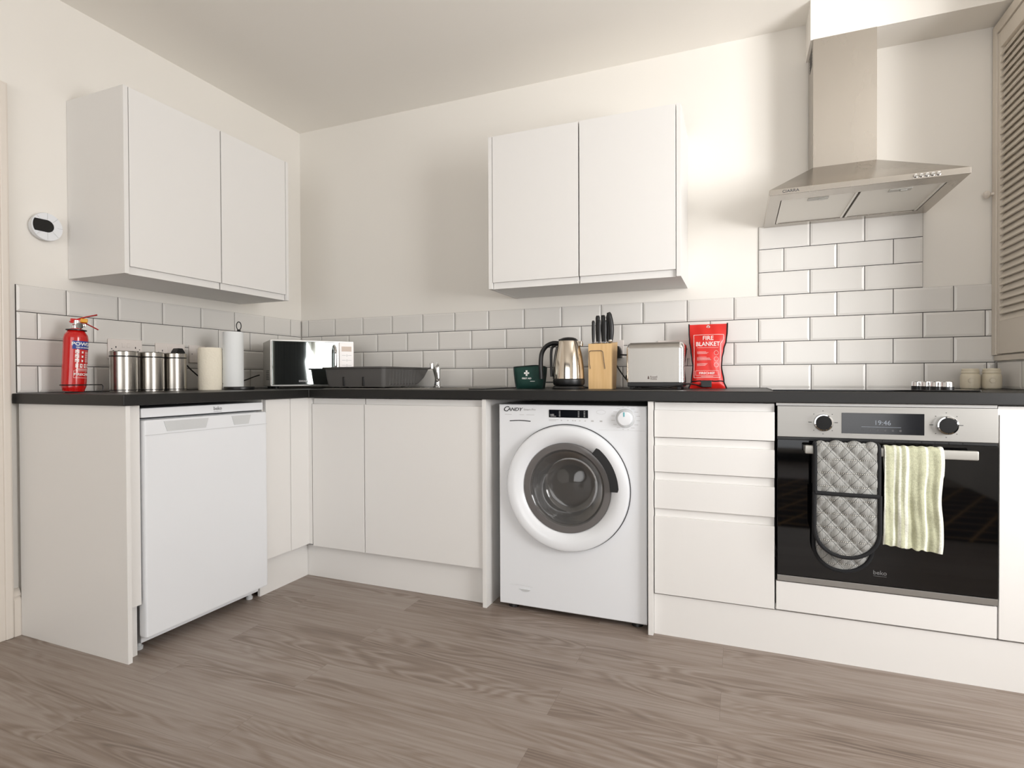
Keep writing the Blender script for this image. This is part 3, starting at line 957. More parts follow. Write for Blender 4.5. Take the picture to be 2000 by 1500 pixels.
# ================================================================== oven
t = thing('built_in_oven', 'built-in black glass oven with a steel control panel, under the hob', 'oven', (2.91, -0.3, 0.26))
ox0, ox1 = 2.6115, 3.2115
box('body', M['black'], (ox0 + 0.02, ox1 - 0.02, -0.58, -0.06, 0.262, 0.845), t)
cp = box('control_panel', M['steel'], (ox0, ox1, FY - 0.004, FY + 0.02, 0.7475, 0.8515), t, bev=0.0015)
dp = box('display', M['screen'], (2.8015, 3.0265, FY - 0.0055, FY - 0.003, 0.7645, 0.8315), cp, bev=0.0005)
bm = text_bm('19:46', 0.021, face_mx(2.915, FY - 0.0058, 0.8005), ext=0.0002)
add_box(bm, 2.857, 2.965, FY - 0.006, FY - 0.0054, 0.7868, 0.7878)
obj('clock_digits', bm, M['glow'], dp)
bm = bmesh.new()
for k in range(6):
    add_lathe(bm, [(0, 0), (0.0035, 0), (0.0035, 0.0003), (0, 0.0003)], mx=disc_mx(2.861 + k * 0.0205, FY - 0.0056, 0.777), seg=6 + k)
obj('touch_symbols', bm, M['rubber'], dp)
for x, lab in ((2.748, 0), (3.0825, 1)):
    bm = bmesh.new()
    add_lathe(bm, [(0.0285, 0.0), (0.0285, 0.016), (0.027, 0.019), (0.0235, 0.0195)], mx=disc_mx(x, FY - 0.004, 0.7985), seg=48)
    kn = obj('knob', bm, M['chrome'], cp)
    bm = bmesh.new()
    add_lathe(bm, [(0.0235, 0.0195), (0.0225, 0.021), (0.0, 0.0215)], mx=disc_mx(x, FY - 0.004, 0.7985), seg=48)
    obj('knob_cap', bm, M['knobblack'], kn)
    bm = bmesh.new()
    for k in range(8):
        a = 2 * PI * k / 8 + PI / 2
        xx, zz = x + 0.038 * math.cos(a), 0.7985 + 0.038 * math.sin(a)
        add_box(bm, xx - (0.005 if abs(math.cos(a)) > 0.9 else 0.0015), xx + (0.005 if abs(math.cos(a)) > 0.9 else 0.0015), FY - 0.0044, FY - 0.0038, zz - 0.001, zz + 0.001)
    obj('knob_marks', bm, M['dark'], kn)
dr = box('door', M['blackgloss'], (ox0, ox1, FY - 0.006, FY + 0.018, 0.2795, 0.738), t, bev=0.0015)
bm = bmesh.new()
add_box(bm, ox0, ox1, FY + 0.002, FY + 0.018, 0.7385, 0.747)
for k in range(14):
    add_box(bm, ox0 + 0.06 + k * 0.035, ox0 + 0.085 + k * 0.035, FY - 0.0, FY + 0.003, 0.7405, 0.7445)
obj('vent_strip', bm, M['black'], t)
bm = bmesh.new()
add_box(bm, 2.690, 3.1485, -0.657, -0.643, 0.6985, 0.7265, bev=0.004)
for x in (2.70, 3.137):
    add_box(bm, x - 0.01, x + 0.01, -0.645, -0.605, 0.704, 0.721, bev=0.002)
obj('handle', bm, M['silver'], dr)
bm = text_bm('beko', 0.019, face_mx(2.909, FY - 0.0064, 0.3195), bold=0.01)
add_box(bm, 2.891, 2.927, FY - 0.0068, FY - 0.006, 0.3085, 0.3093)
obj('brand_lettering', bm, mat('dim_grey_print', (110, 110, 110), 0.5), dr)
box('bottom_trim', M['steel'], (ox0, ox1, FY - 0.005, FY + 0.018, 0.2575, 0.2775), t, bev=0.001)
t = thing('oven_housing', 'white oven housing showing as a blank panel beneath the oven', 'cabinet', (2.91, -0.3, 0.15))
box('lower_panel', M['white'], (2.6085, 3.2115, FY, FY + 0.019, ZB, 0.2535), t, bev=0.0014)
box('upper_strip', M['white'], (2.6085, 3.2115, FY + 0.006, FY + 0.019, 0.8525, WT0 - 0.0005), t)
box('base_board', M['carc'], (2.606, 3.214, FY + 0.022, -0.03, 0.15, 0.168), t)

# double oven glove over the handle ----------------------------------------
def glove_outline(z, zb, zt, w):
    r = w
    if z < zb + r * 1.05:
        k = (zb + r * 1.05 - z) / (r * 1.05)
        return w * math.sqrt(max(0.0, 1 - min(1, k) ** 2.3))
    return w
def quilt_sheet(bm, xc, w, zb, zt, yf, puff=0.011, back=0.006, lean=0.0, flare=0.0):
    nr, ncol = 110, 60
    rows = []
    for i in range(nr + 1):
        q = i / nr
        z = zb + (zt - zb) * (q ** 1.25)
        hw = max(glove_outline(z, zb, zt, w), 0.0008) + flare * (1 - q)
        row = []
        for j in range(ncol + 1):
            s = -1 + 2 * j / ncol
            x = xc + s * hw
            pf = abs(math.sin(PI * ((x - xc) / 0.050 + z / 0.056))) * abs(math.sin(PI * ((x - xc) / 0.050 - z / 0.056)))
            y = yf - puff * (pf ** 0.6) * (1 - s ** 8) * min(1, max(0, z - zb) / 0.03) + 0.004 * s * s
            row.append((x + lean * (1 - q), y, z))
        rows.append(row)
    t_ = bmesh.new()
    Vf = [[t_.verts.new(p) for p in r] for r in rows]
    Vb = [[t_.verts.new((p[0], yf + back, p[2])) for p in r] for r in rows]
    for i in range(nr):
        for j in range(ncol):
            t_.faces.new((Vf[i][j], Vf[i][j + 1], Vf[i + 1][j + 1], Vf[i + 1][j]))
            t_.faces.new((Vb[i][j], Vb[i + 1][j], Vb[i + 1][j + 1], Vb[i][j + 1]))
        t_.faces.new((Vf[i][0], Vf[i + 1][0], Vb[i + 1][0], Vb[i][0]))
        t_.faces.new((Vf[i][-1], Vb[i][-1], Vb[i + 1][-1], Vf[i + 1][-1]))
    for j in range(ncol):
        t_.faces.new((Vf[0][j], Vb[0][j], Vb[0][j + 1], Vf[0][j + 1]))
        t_.faces.new((Vf[-1][j], Vf[-1][j + 1], Vb[-1][j + 1], Vb[-1][j]))
    merge(bm, t_)
def binding(bm, xc, w, zb, zt, y, r=0.006, open_top=True, lean=0.0):
    L_, R_ = [], []
    nn = 60
    for i in range(nn + 1):
        q = i / nn
        z = zb + (zt - zb) * q ** 1.6
        hw = glove_outline(z, zb, zt, w)
        ln = lean * (1 - ((z - zb) / (zt - zb)) ** 0.8)
        L_.append((xc - hw + ln, y, z)); R_.append((xc + hw + ln, y, z))
    pts = L_[::-1] + R_[1:]
    add_tube(bm, pts, r, 10, rads=[(r, r * 1.0)] * len(pts))
gx, gw = 2.805, 0.0875
t = thing('oven_glove', 'grey quilted double oven glove with black binding hanging over the oven handle', 'oven glove', (2.806, -0.65, 0.32))
bm = bmesh.new(); quilt_sheet(bm, gx - 0.001, gw - 0.006, 0.322, 0.60, -0.629, lean=-0.004)
obj('rear_mitt', bm, M['quilt'], t)
bm = bmesh.new(); binding(bm, gx - 0.001, gw - 0.004, 0.320, 0.64, -0.629, lean=-0.004)
obj('rear_binding', bm, M['binding'], t)
# strap that runs over the bar
bm = bmesh.new()
path = [(-0.668, 0.56), (-0.6685, 0.60), (-0.669, 0.65), (-0.669, 0.70), (-0.667, 0.722), (-0.660, 0.732), (-0.650, 0.7345), (-0.640, 0.731), (-0.634, 0.722), (-0.631, 0.70), (-0.629, 0.64), (-0.6285, 0.60)]
sp_ = smooth_path([(0, a, b_) for a, b_ in path], 8)
t_ = bmesh.new()
gr = []
for i, p_ in enumerate(sp_):
    d = (sp_[min(i + 1, len(sp_) - 1)] - sp_[max(i - 1, 0)]).normalized()
    nrm = Vector((0, -d.z, d.y)) * -1
    if nrm.y > 0 and i < len(sp_) / 2: nrm = -nrm
    nrm = Vector((0, -d.z, d.y)) if Vector((0, -d.z, d.y)).dot(Vector((0, p_.y + 0.65, p_.z - 0.70))) > 0 else -Vector((0, -d.z, d.y))
    row = []
    for j in range(61):
        s = -1 + 2 * j / 60
        x = gx + 0.001 + s * (gw - 0.001)
        zz = p_.z
        pf = abs(math.sin(PI * ((x - gx) / 0.050 + zz / 0.056))) * abs(math.sin(PI * ((x - gx) / 0.050 - zz / 0.056)))
        row.append(t_.verts.new(Vector((x, p_.y, p_.z)) + nrm * (0.010 * (pf ** 0.6) * (1 - s ** 8))))
    gr.append(row)
for i in range(len(gr) - 1):
    for j in range(60):
        t_.faces.new((gr[i][j], gr[i][j + 1], gr[i + 1][j + 1], gr[i + 1][j]))
merge(bm, t_)
o = obj('strap', bm, M['quilt'], t)
sd = o.modifiers.new('thick', 'SOLIDIFY'); sd.thickness = 0.004; sd.offset = 0
for sx in (-1, 1):
    bm = bmesh.new()
    add_tube(bm, [(gx + 0.001 + sx * gw, p_.y - 0.001, p_.z) for p_ in sp_], 0.006, 10)
    obj('strap_binding', bm, M['binding'], t)
bm = bmesh.new(); quilt_sheet(bm, gx, gw - 0.001, 0.381, 0.574, -0.677, lean=-0.001)
obj('front_mitt', bm, M['quilt'], t)
bm = bmesh.new(); binding(bm, gx, gw + 0.002, 0.378, 0.58, -0.677)
add_tube(bm, [(gx - gw, -0.679, 0.578), (gx, -0.684, 0.5775), (gx + gw, -0.679, 0.577)], 0.0065, 10)
obj('front_binding', bm, M['binding'], t)

# towel over the handle ------------------------------------------------------
def towel():
    t_ = bmesh.new()
    uvl = t_.loops.layers.uv.new('UVMap')
    path = [(-0.630, 0.424), (-0.631, 0.50), (-0.632, 0.60), (-0.634, 0.70), (-0.638, 0.722), (-0.645, 0.7315), (-0.652, 0.7325), (-0.661, 0.727), (-0.6655, 0.71), (-0.667, 0.65), (-0.669, 0.55), (-0.671, 0.45), (-0.672, 0.417)]
    sp = smooth_path([(0, a, b_) for a, b_ in path], 9)
    nn = len(sp); nc = 70
    rows = []
    for i, p_ in enumerate(sp):
        q = i / (nn - 1)
        front = q > 0.5
        fall = max(0, (0.72 - p_.z) / 0.3)
        xl = 2.9085 - (0.005 * fall if front else -0.022 * fall)
        xr = 3.0575 - 0.004 * fall + 0.003 * math.sin(p_.z * 30)
        if fall <= 0.25 and front: xr += 0.0015
        row = []
        for j in range(nc + 1):
            s = j / nc
            x = xl + (xr - xl) * s
            wv = 0.0042 * math.sin(s * 21 + 0.8) + 0.002 * math.sin(s * 47 + p_.z * 14) + 0.0015 * math.sin(p_.z * 70 + s * 9)
            sc_ = min(1.0, 0.2 + fall * 1.3)
            zz = p_.z
            if q > 0.9: zz += 0.012 * (1 - s) * (q - 0.9) * 10 + 0.0015 * math.sin(s * 30)
            sg = 1 if front else -0.3
            row.append(t_.verts.new((x, p_.y - wv * sc_ * sg, zz + 0.0012 * math.sin(s * 40))))
        rows.append(row)
    for i in range(nn - 1):
        for j in range(nc):
            f = t_.faces.new((rows[i][j], rows[i][j + 1], rows[i + 1][j + 1], rows[i + 1][j]))
            for lp_, (a, b_) in zip(f.loops, ((i, j), (i, j + 1), (i + 1, j + 1), (i + 1, j))):
                lp_[uvl].uv = (b_ / nc, a / nn)
    return t_
o = obj('towel', towel(), M['towel'])
sd = o.modifiers.new('thick', 'SOLIDIFY'); sd.thickness = 0.004; sd.offset = 0
tag(o, 'pale green and cream striped towel draped over the oven handle', 'towel')

# ================================================================== wall cabinets
def wall_cab(label, axis, a0, a1, z0, z1, depth, split, group, pt=0.018, loc=(0, 0, 0), right_panel=True):
    t = thing('wall_cabinet', label, 'cabinet', loc, group=group)
    bm = bmesh.new()
    b0 = 0.0
    if axis == 'x':      # hangs on the left wall, front towards +x
        add_box(bm, -0.007, depth, a0, a0 + pt, z0, z1, bev=0.0008)
        add_box(bm, -0.007, depth if right_panel else depth - 0.02, a1 - pt, a1, z0, z1, bev=0.0008)
        add_box(bm, -0.007, depth - 0.022, a0 + pt, a1 - pt, z1 - pt, z1)
        add_box(bm, -0.007, depth - 0.022, a0 + pt, a1 - pt, z0 + 0.001, z0 + pt)
        add_box(bm, -0.007, 0.004, a0 + pt, a1 - pt, z0 + pt, z1 - pt)
    else:
        add_box(bm, a0, a0 + pt, -depth, 0.007, z0, z1, bev=0.0008)
        add_box(bm, a1 - pt, a1, -depth, 0.007, z0, z1, bev=0.0008)
        add_box(bm, a0 + pt, a1 - pt, -depth + 0.022, 0.007, z1 - pt, z1)
        add_box(bm, a0 + pt, a1 - pt, -depth + 0.022, 0.007, z0 + 0.001, z0 + pt)
        add_box(bm, a0 + pt, a1 - pt, -0.004, 0.007, z0 + pt, z1 - pt)
    obj('body', bm, M['white'], t)
    f = depth if axis == 'x' else -depth
    for u0, u1 in ((a0 + pt, split), (split, a1 - pt)):
        jdoor('door', t, axis, u0 + 0.0006, u1 - 0.0006, z0, z1, f, top=False, groove=0.029)
    return t
wall_cab('two-door white wall cabinet hanging on the left wall above the fire extinguisher', 'x', -1.283, -0.447, 1.354, 2.066, 0.333, -0.8535, 'wall cabinets', loc=(0, -0.86, 1.354))
wall_cab('two-door white wall cabinet hanging on the back wall above the kettle', 'y', 1.415, 2.2725, 1.362, 2.064, 0.333, 1.8455, 'wall cabinets', loc=(1.84, 0, 1.362))

# ================================================================== cooker hood
t = thing('cooker_hood', 'stainless steel chimney cooker hood above the hob', 'cooker hood', (2.89, 0, 1.6))
hx0, hx1, hy0, hz0, hz1 = 2.593, 3.185, -0.47, 1.604, 1.6245
bm = bmesh.new()
fx0, fx1, fyd = 2.766, 2.984, -0.168
ft = 1.786
vb = [bm.verts.new(p) for p in ((hx0, 0.0, hz1), (hx1, 0.0, hz1), (hx1, hy0, hz1), (hx0, hy0, hz1))]
vt = [bm.verts.new(p) for p in ((fx0, 0.0, ft), (fx1, 0.0, ft), (fx1, fyd, ft), (fx0, fyd, ft))]
v0 = [bm.verts.new(p) for p in ((hx0, 0.0, hz0), (hx1, 0.0, hz0), (hx1, hy0, hz0), (hx0, hy0, hz0))]
for k in range(4):
    j = (k + 1) % 4
    bm.faces.new((vb[k], vb[j], vt[j], vt[k])); bm.faces.new((v0[k], v0[j], vb[j], vb[k]))
bm.faces.new(vt)
# underside frame with an opening for the filters
ix0, ix1, iy0, iy1 = hx0 + 0.042, hx1 - 0.042, hy0 + 0.075, -0.045
vi = [bm.verts.new(p) for p in ((ix0, iy1, hz0), (ix1, iy1, hz0), (ix1, iy0, hz0), (ix0, iy0, hz0))]
vj = [bm.verts.new((v.co.x, v.co.y, hz0 + 0.012)) for v in vi]
for k in range(4):
    j = (k + 1) % 4
    bm.faces.new((v0[k], v0[j], vi[j], vi[k])); bm.faces.new((vi[k], vi[j], vj[j], vj[k]))
bmesh.ops.recalc_face_normals(bm, faces=bm.faces[:])
obj('canopy', bm, M['hoodsteel'], t, bevel=0.0012)
mid = (ix0 + ix1) / 2
for a, b_ in ((ix0 + 0.003, mid - 0.004), (mid + 0.004, ix1 - 0.003)):
    bm = bmesh.new()
    add_box(bm, a, b_, iy0 + 0.003, iy1 - 0.003, hz0 + 0.004, hz0 + 0.012, bev=0.001)
    add_box(bm, a, a + 0.008, iy0 + 0.003, iy1 - 0.003, hz0 + 0.001, hz0 + 0.005)
    add_box(bm, b_ - 0.008, b_, iy0 + 0.003, iy1 - 0.003, hz0 + 0.001, hz0 + 0.005)
    fl = obj('grease_filter', bm, M['filter'], t)
    c = (a + b_) / 2
    bm = bmesh.new()
    add_box(bm, c - 0.034, c + 0.034, iy0 + 0.022, iy0 + 0.05, hz0 + 0.0005, hz0 + 0.0045, bev=0.001)
    add_box(bm, c - 0.0, c + 0.02, iy0 + 0.03, iy0 + 0.042, hz0 - 0.0025, hz0 + 0.001, bev=0.001)
    obj('filter_latch', bm, M['silver'], fl)
bm = bmesh.new()
add_box(bm, fx0 + 0.0004, fx1 - 0.0004, fyd + 0.0004, 0.0, ft - 0.005, 2.2955)
add_box(bm, fx0, fx1, fyd, 0.0, ft - 0.004, 2.18, bev=0.0006)
fl = obj('chimney', bm, M['hoodsteel'], t)
bm = bmesh.new()
for k in range(6):
    add_box(bm, fx0 - 0.0004 + 0.0, fx0 + 0.002, -0.13, -0.05, 2.215 + k * 0.012, 2.221 + k * 0.012)
obj('vent_slots', bm, M['black'], fl)
for k in range(5):
    bm = bmesh.new()
    add_lathe(bm, [(0.0068, 0.0), (0.0068, 0.003), (0.0055, 0.006), (0.0, 0.0065)], mx=disc_mx(3.034 + k * 0.0158, hy0, 1.6145), seg=24)
    bt = obj('control_button', bm, M['chrome'], t)
bm = text_bm('CIARRA', 0.0135, face_mx(2.662, hy0 - 0.0006, 1.6145), bold=0.01, sx=1.15)
obj('brand_lettering', bm, M['rubber'], t)

# louvred cupboard on the return wall ---------------------------------------
t = thing('louvred_cupboard', 'beige-white louvred cupboard door on the right wall above the jars', 'cupboard', (RX, -0.3, 1.03))
bm = bmesh.new()
cy1, cy0_ = -0.002, -0.49
cz0, cz1 = 1.008, 2.285
xf = RX
add_box(bm, xf - 0.006, xf + 0.0079, cy0_, -0.0005, cz0, cz0 + 0.02, bev=0.001)     # sill
add_box(bm, xf - 0.014, xf + 0.0079, -0.036, -0.0005, cz0 + 0.021, cz1, bev=0.002)
add_box(bm, xf - 0.014, xf + 0.0079, cy0_, cy0_ + 0.036, cz0 + 0.021, cz1, bev=0.002)
add_box(bm, xf - 0.014, xf + 0.0079, cy0_ + 0.037, -0.037, cz1 - 0.04, cz1, bev=0.002)
obj('frame', bm, M['louver'], t)
bm = bmesh.new()
dz0, dz1 = cz0 + 0.025, cz1 - 0.044
dy0, dy1 = cy0_ + 0.039, -0.039
add_box(bm, xf - 0.010, xf + 0.006, dy1 - 0.02, dy1, dz0, dz1, bev=0.002)
add_box(bm, xf - 0.010, xf + 0.006, dy0, dy0 + 0.03, dz0, dz1, bev=0.002)
add_box(bm, xf - 0.010, xf + 0.006, dy0 + 0.03, dy1 - 0.02, dz0, dz0 + 0.125, bev=0.002)
add_box(bm, xf - 0.010, xf + 0.006, dy0 + 0.03, dy1 - 0.02, dz1 - 0.06, dz1, bev=0.002)
add_box(bm, xf + 0.0045, xf + 0.006, dy0 + 0.03, dy1 - 0.02, dz0, dz1)
z = dz0 + 0.135
while z < dz1 - 0.062:
    mx_ = Matrix.Translation((xf - 0.002, 0, z)) @ Matrix.Rotation(math.radians(-62), 4, 'Y')
    add_box(bm, -0.0145, 0.0145, dy0 + 0.03, dy1 - 0.02, -0.0025, 0.0025, mx=mx_)
    z += 0.0269
ld = obj('louvred_door', bm, M['louver'], t)
bm = bmesh.new()
add_lathe(bm, [(0.0, 0.0), (0.006, 0.0), (0.006, 0.010), (0.013, 0.016), (0.014, 0.024), (0.009, 0.031), (0, 0.032)], mx=Matrix.Translation((xf - 0.014, -0.018, 1.647)) @ Matrix.Rotation(-PI / 2, 4, 'Y'), seg=24)
obj('knob', bm, M['trim'], t)

# ================================================================== wall thermostat
t = thing('thermostat', 'round white wall dial with a black display beside the left wall cabinet', 'thermostat', (0, -1.368, 1.54))
MXX = Matrix.Translation((-0.008, -1.372, 1.538)) @ Matrix.Rotation(PI / 2, 4, 'Y')
bm = bmesh.new()
add_lathe(bm, [(0.0, 0), (0.046, 0.0), (0.05, 0.012), (0.0535, 0.03), (0.052, 0.034), (0.0, 0.0345)], mx=MXX, seg=64)
bd = obj('housing', bm, M['appl'], t)
bm = bmesh.new()
pts = []
for k in range(13):
    a = -PI / 2 + PI * k / 12
    pts.append((-0.002 + 0.0235 * math.cos(a), 0.0235 * math.sin(a)))
for k in range(9):
    a = PI - 0.49 + 0.98 * k / 8
    pts.append((0.0485 * math.cos(a), 0.0485 * math.sin(a)))
add_prism(bm, pts, 0.0265, 0.0275, mx=Matrix(((0, 0, 1, 0), (1, 0, 0, -1.372), (0, 1, 0, 1.54), (0, 0, 0, 1))))
obj('display', bm, M['blackgloss'], t)
bm = bmesh.new()
for k in range(8):
    a = 2 * PI * k / 8
    d1, d2 = (0.034, 0.051) if abs(math.sin(a)) < 0.5 else (0.022, 0.051)
    if math.cos(a) < -0.8: continue
    add_tube(bm, [(0.0268, -1.372 + d1 * math.cos(a), 1.54 + d1 * math.sin(a)), (0.0268, -1.372 + d2 * math.cos(a), 1.54 + d2 * math.sin(a))], 0.0006, 6)
obj('dial_marks', bm, M['applgrey'], t)

# ================================================================== sockets
def socket(label, wall, a, z, double=True, switch_only=False, group=None, plugs=()):
    wd = 0.146 if double else 0.086
    t = thing('wall_socket', label, 'socket', (0, 0, 0) if wall is None else ((0.0, a, z) if wall == 'x' else (a, 0.0, z)), group=group)
    def B(bm, u0, u1, w0, w1, d0, d1, bev=0.0):
        if wall == 'x': add_box(bm, d0, d1, a + u0, a + u1, z + w0, z + w1, bev=bev)
        else: add_box(bm, a + u0, a + u1, -d1, -d0, z + w0, z + w1, bev=bev)
    bm = bmesh.new(); B(bm, -wd / 2, wd / 2, -0.043, 0.043, 0.0003, 0.009, 0.003)
    pl = obj('faceplate', bm, M['socket'], t)
    for k, u in enumerate((-0.011, 0.011) if double else (0.0,)):
        bm = bmesh.new(); B(bm, u - 0.0065, u + 0.0065, 0.008, 0.028, 0.008, 0.0125, 0.0015)
        obj('rocker_switch', bm, M['socket'], t)
    bm = bmesh.new()
    for u in ((-0.06, 0.06) if double else (-0.03, 0.03)):
        B(bm, u - 0.002, u + 0.002, -0.002, 0.002, 0.0085, 0.0094)
    if not switch_only:
        for c in ((-0.042, 0.042) if double else (0.0,)):
            B(bm, c - 0.002, c + 0.002, 0.004, 0.012, 0.0085, 0.0093)
            for s in (-1, 1): B(bm, c + s * 0.011 - 0.0032, c + s * 0.011 + 0.0032, -0.010, -0.006, 0.0085, 0.0093)
    obj('pin_holes', bm, M['dark'], t)
    return t
socket('white double socket on the left wall, directly behind the leftmost canister', 'x', -1.069, 1.082, group='wall sockets')
socket('white double socket on the left wall above the middle canister and behind the right one', 'x', -0.860, 1.0755, group='wall sockets')
socket('white single wall switch on the left tiles, just left of the cream paper roll', 'x', -0.720, 1.074, double=False, switch_only=True, group='wall sockets')
socket('white double socket on the back wall between the kettle and the toaster', 'y', 1.905, 1.088, group='wall sockets')
socket('white double socket on the back wall half hidden behind the toaster', 'y', 2.21, 1.0795, group='wall sockets')

def plug(bm, wall, a, z, depth=0.036, w=0.05, h=0.045, z0=0.0095):
    if wall == 'x':
        mx = Matrix(((0, 0, 1, 0), (1, 0, 0, a), (0, 1, 0, z), (0, 0, 0, 1)))
    else:
        mx = Matrix(((1, 0, 0, a), (0, 0, -1, 0), (0, 1, 0, z), (0, 0, 0, 1)))
    pts = [(-w / 2, -h / 2), (w / 2, -h / 2), (w / 2, h * 0.1), (w * 0.25, h / 2), (-w * 0.25, h / 2), (-w / 2, h * 0.1)]
    add_prism(bm, pts, z0, z0 + depth, mx=mx, bev=0.004)

# microwave lead: plug behind the right canister, flex along the tiles
t = thing('power_lead', 'black plug and flex on the left tiles running behind the rolls to the microwave', 'cable', (0.01, -0.82, 1.06), group='black power leads')
bm = bmesh.new(); plug(bm, 'x', -0.838, 1.072, h=0.05)
obj('plug', bm, M['black'], t)
bm = bmesh.new()
add_tube(bm, smooth_path([(0.03, -0.838, 1.05), (0.032, -0.80, 1.02), (0.03, -0.765, 0.99), (0.03, -0.70, 0.945), (0.03, -0.62, 0.928), (0.03, -0.52, 0.930), (0.03, -0.45, 0.945), (0.035, -0.40, 0.962), (0.04, -0.365, 0.972)]), 0.0033, 8)
obj('flex', bm, M['black'], t)
# kettle lead
t = thing('power_lead', 'black plug and flex half hidden behind the kettle', 'cable', (1.84, 0, 1.06), group='black power leads')
bm = bmesh.new(); plug(bm, 'y', 1.862, 1.078, w=0.046)
obj('plug', bm, M['black'], t)
bm = bmesh.new(); add_tube(bm, smooth_path([(1.862, -0.03, 1.056), (1.85, -0.034, 1.02), (1.848, -0.05, 0.95), (1.846, -0.09, 0.908), (1.83, -0.2, 0.906)]), 0.0033, 8)
obj('flex', bm, M['black'], t)
# toaster lead
t = thing('power_lead', 'black plug and flex between the knife block and the toaster', 'cable', (1.94, 0, 1.06), group='black power leads')
bm = bmesh.new(); plug(bm, 'y', 1.947, 1.072, w=0.05, h=0.058)
obj('plug', bm, M['black'], t)
bm = bmesh.new()
add_tube(bm, smooth_path([(1.93, -0.04, 1.046), (1.945, -0.05, 1.02), (1.975, -0.06, 0.975), (2.01, -0.08, 0.935), (2.05, -0.10, 0.912), (2.10, -0.115, 0.9045), (2.18, -0.12, 0.904)]), 0.0033, 8)
add_tube(bm, smooth_path([(1.97, -0.046, 1.058), (2.0, -0.055, 1.056), (2.06, -0.06, 1.053), (2.10, -0.07, 1.03)]), 0.0033, 8, rads=[(0.0033, 0.0033)] * 9 + [(0.006, 0.006)] * 7 + [(0.0033, 0.0033)] * 9)
obj('flex', bm, M['black'], t)
# loose flex lying between the toaster and the blanket
bm = bmesh.new()
add_tube(bm, smooth_path([(2.08, -0.345, 0.9036), (2.15, -0.352, 0.9042), (2.215, -0.352, 0.909), (2.262, -0.345, 0.918), (2.298, -0.31, 0.923), (2.312, -0.25, 0.921), (2.33, -0.19, 0.915), (2.345, -0.165, 0.908)]), 0.0033, 8)
tag(obj('power_lead', bm, M['black']), 'black flex coming round the front of the toaster towards the red blanket pouch', 'cable', 'black power leads')

# ================================================================== things on the left worktop
Z0 = WT1
t = thing('fire_extinguisher', 'small red powder fire extinguisher leaning on the left end of the worktop', 'fire extinguisher', (0.13, -1.343, Z0))
TIL = Matrix.Translation((0.13, -1.348, Z0 + 0.0035)) @ Matrix.Rotation(math.radians(-2.6), 4, Vector((0.86, -0.5, 0)))
TIL = TIL.copy()
RE = 0.0392
bm = bmesh.new()
add_lathe(bm, [(0, 0.004), (0.02, 0.002), (0.034, 0.002), (RE - 0.004, 0.010), (RE, 0.022), (RE, 0.205), (RE - 0.003, 0.218), (RE - 0.012, 0.232), (0.022, 0.240), (0.014, 0.244), (0, 0.244)], mx=TIL, seg=56)
cyl = obj('cylinder', bm, M['red'], t)
LA = math.radians(16)
bm = bmesh.new()
add_lathe(bm, [(RE + 0.0005, 0.163), (RE + 0.0005, 0.194)], mx=TIL, seg=40, a0=math.radians(-44), a1=math.radians(78))
obj('label_band', bm, M['blue'], cyl)
LM = TIL @ Matrix.Translation((0, 0, 0.182)) @ Matrix.Rotation(LA, 4, 'Z')
bm = text_bm('POWDER', 0.0185, LM, bold=0.02, ext=0.0004, wrap=RE + 0.001, sx=1.15)
text_bm('FIRE EXTINGUISHER', 0.0068, TIL @ Matrix.Translation((0, 0, 0.169)) @ Matrix.Rotation(LA, 4, 'Z'), bold=0.01, ext=0.0004, wrap=RE + 0.001, bm=bm)
text_bm('FIRECHIEF', 0.0135, TIL @ Matrix.Translation((0, 0, 0.067)) @ Matrix.Rotation(LA - 0.02, 4, 'Z'), bold=0.015, ext=0.0004, wrap=RE + 0.001, bm=bm, sx=1.1)
def arcbar(a0, a1, z0, z1):
    a0 += 28; a1 += 28
    add_lathe(bm, [(RE + 0.0008, z0), (RE + 0.0008, z1)], mx=TIL, seg=12, a0=math.radians(a0), a1=math.radians(a1))
for a0, a1, z0, z1 in ((-62, 36, 0.0795, 0.0805), (-62, 36, 0.054, 0.055), (-62, -61, 0.054, 0.08), (-55, 20, 0.084, 0.0855), (-50, 10, 0.088, 0.0893)):
    arcbar(a0, a1, z0, z1)
for k in range(3):
    arcbar(-58, -40, 0.1135 + k * 0.0165, 0.1265 + k * 0.0165)
    arcbar(-28, -20, 0.1145 + k * 0.0165, 0.1225 + k * 0.0165)
for k in range(10):
    arcbar(-10, 30 - (k * 7) % 12, 0.115 + k * 0.0041, 0.1164 + k * 0.0041)
for k in range(4):
    arcbar(-55 + k * 20, -42 + k * 20, 0.093, 0.1075)
obj('label_print', bm, M['lettering'], cyl)
bm = bmesh.new()
for k in range(3):
    for q in range(2):
        add_lathe(bm, [(RE + 0.0013, 0.116 + k * 0.0165 + q * 0.004), (RE + 0.0013, 0.1185 + k * 0.0165 + q * 0.005)], mx=TIL, seg=4, a0=math.radians(-28 + q * 7), a1=math.radians(-21 + q * 6))
for k in range(4):
    add_lathe(bm, [(RE + 0.0013, 0.097), (RE + 0.0013, 0.104)], mx=TIL, seg=4, a0=math.radians(-23 + k * 20), a1=math.radians(-18 + k * 20))
obj('label_symbols', bm, M['red'], cyl)
bm = bmesh.new()
add_lathe(bm, [(0.033, 0.2345), (0.033, 0.238), (0.016, 0.241)], mx=TIL, seg=40)
add_lathe(bm, [(0.0335, 0.2365), (0.0, 0.2365)], mx=TIL, seg=40)
obj('collar', bm, M['black'], t)
bm = bmesh.new()
add_lathe(bm, [(0.0, 0.236), (0.016, 0.236), (0.016, 0.254), (0.012, 0.258), (0.012, 0.274), (0.0, 0.276)], mx=TIL, seg=24)
add_box(bm, -0.008, 0.03, -0.009, 0.009, 0.250, 0.264, bev=0.003, mx=TIL @ Matrix.Rotation(0.9, 4, 'Z'))
obj('valve', bm, M['chrome'], t)
bm = bmesh.new()
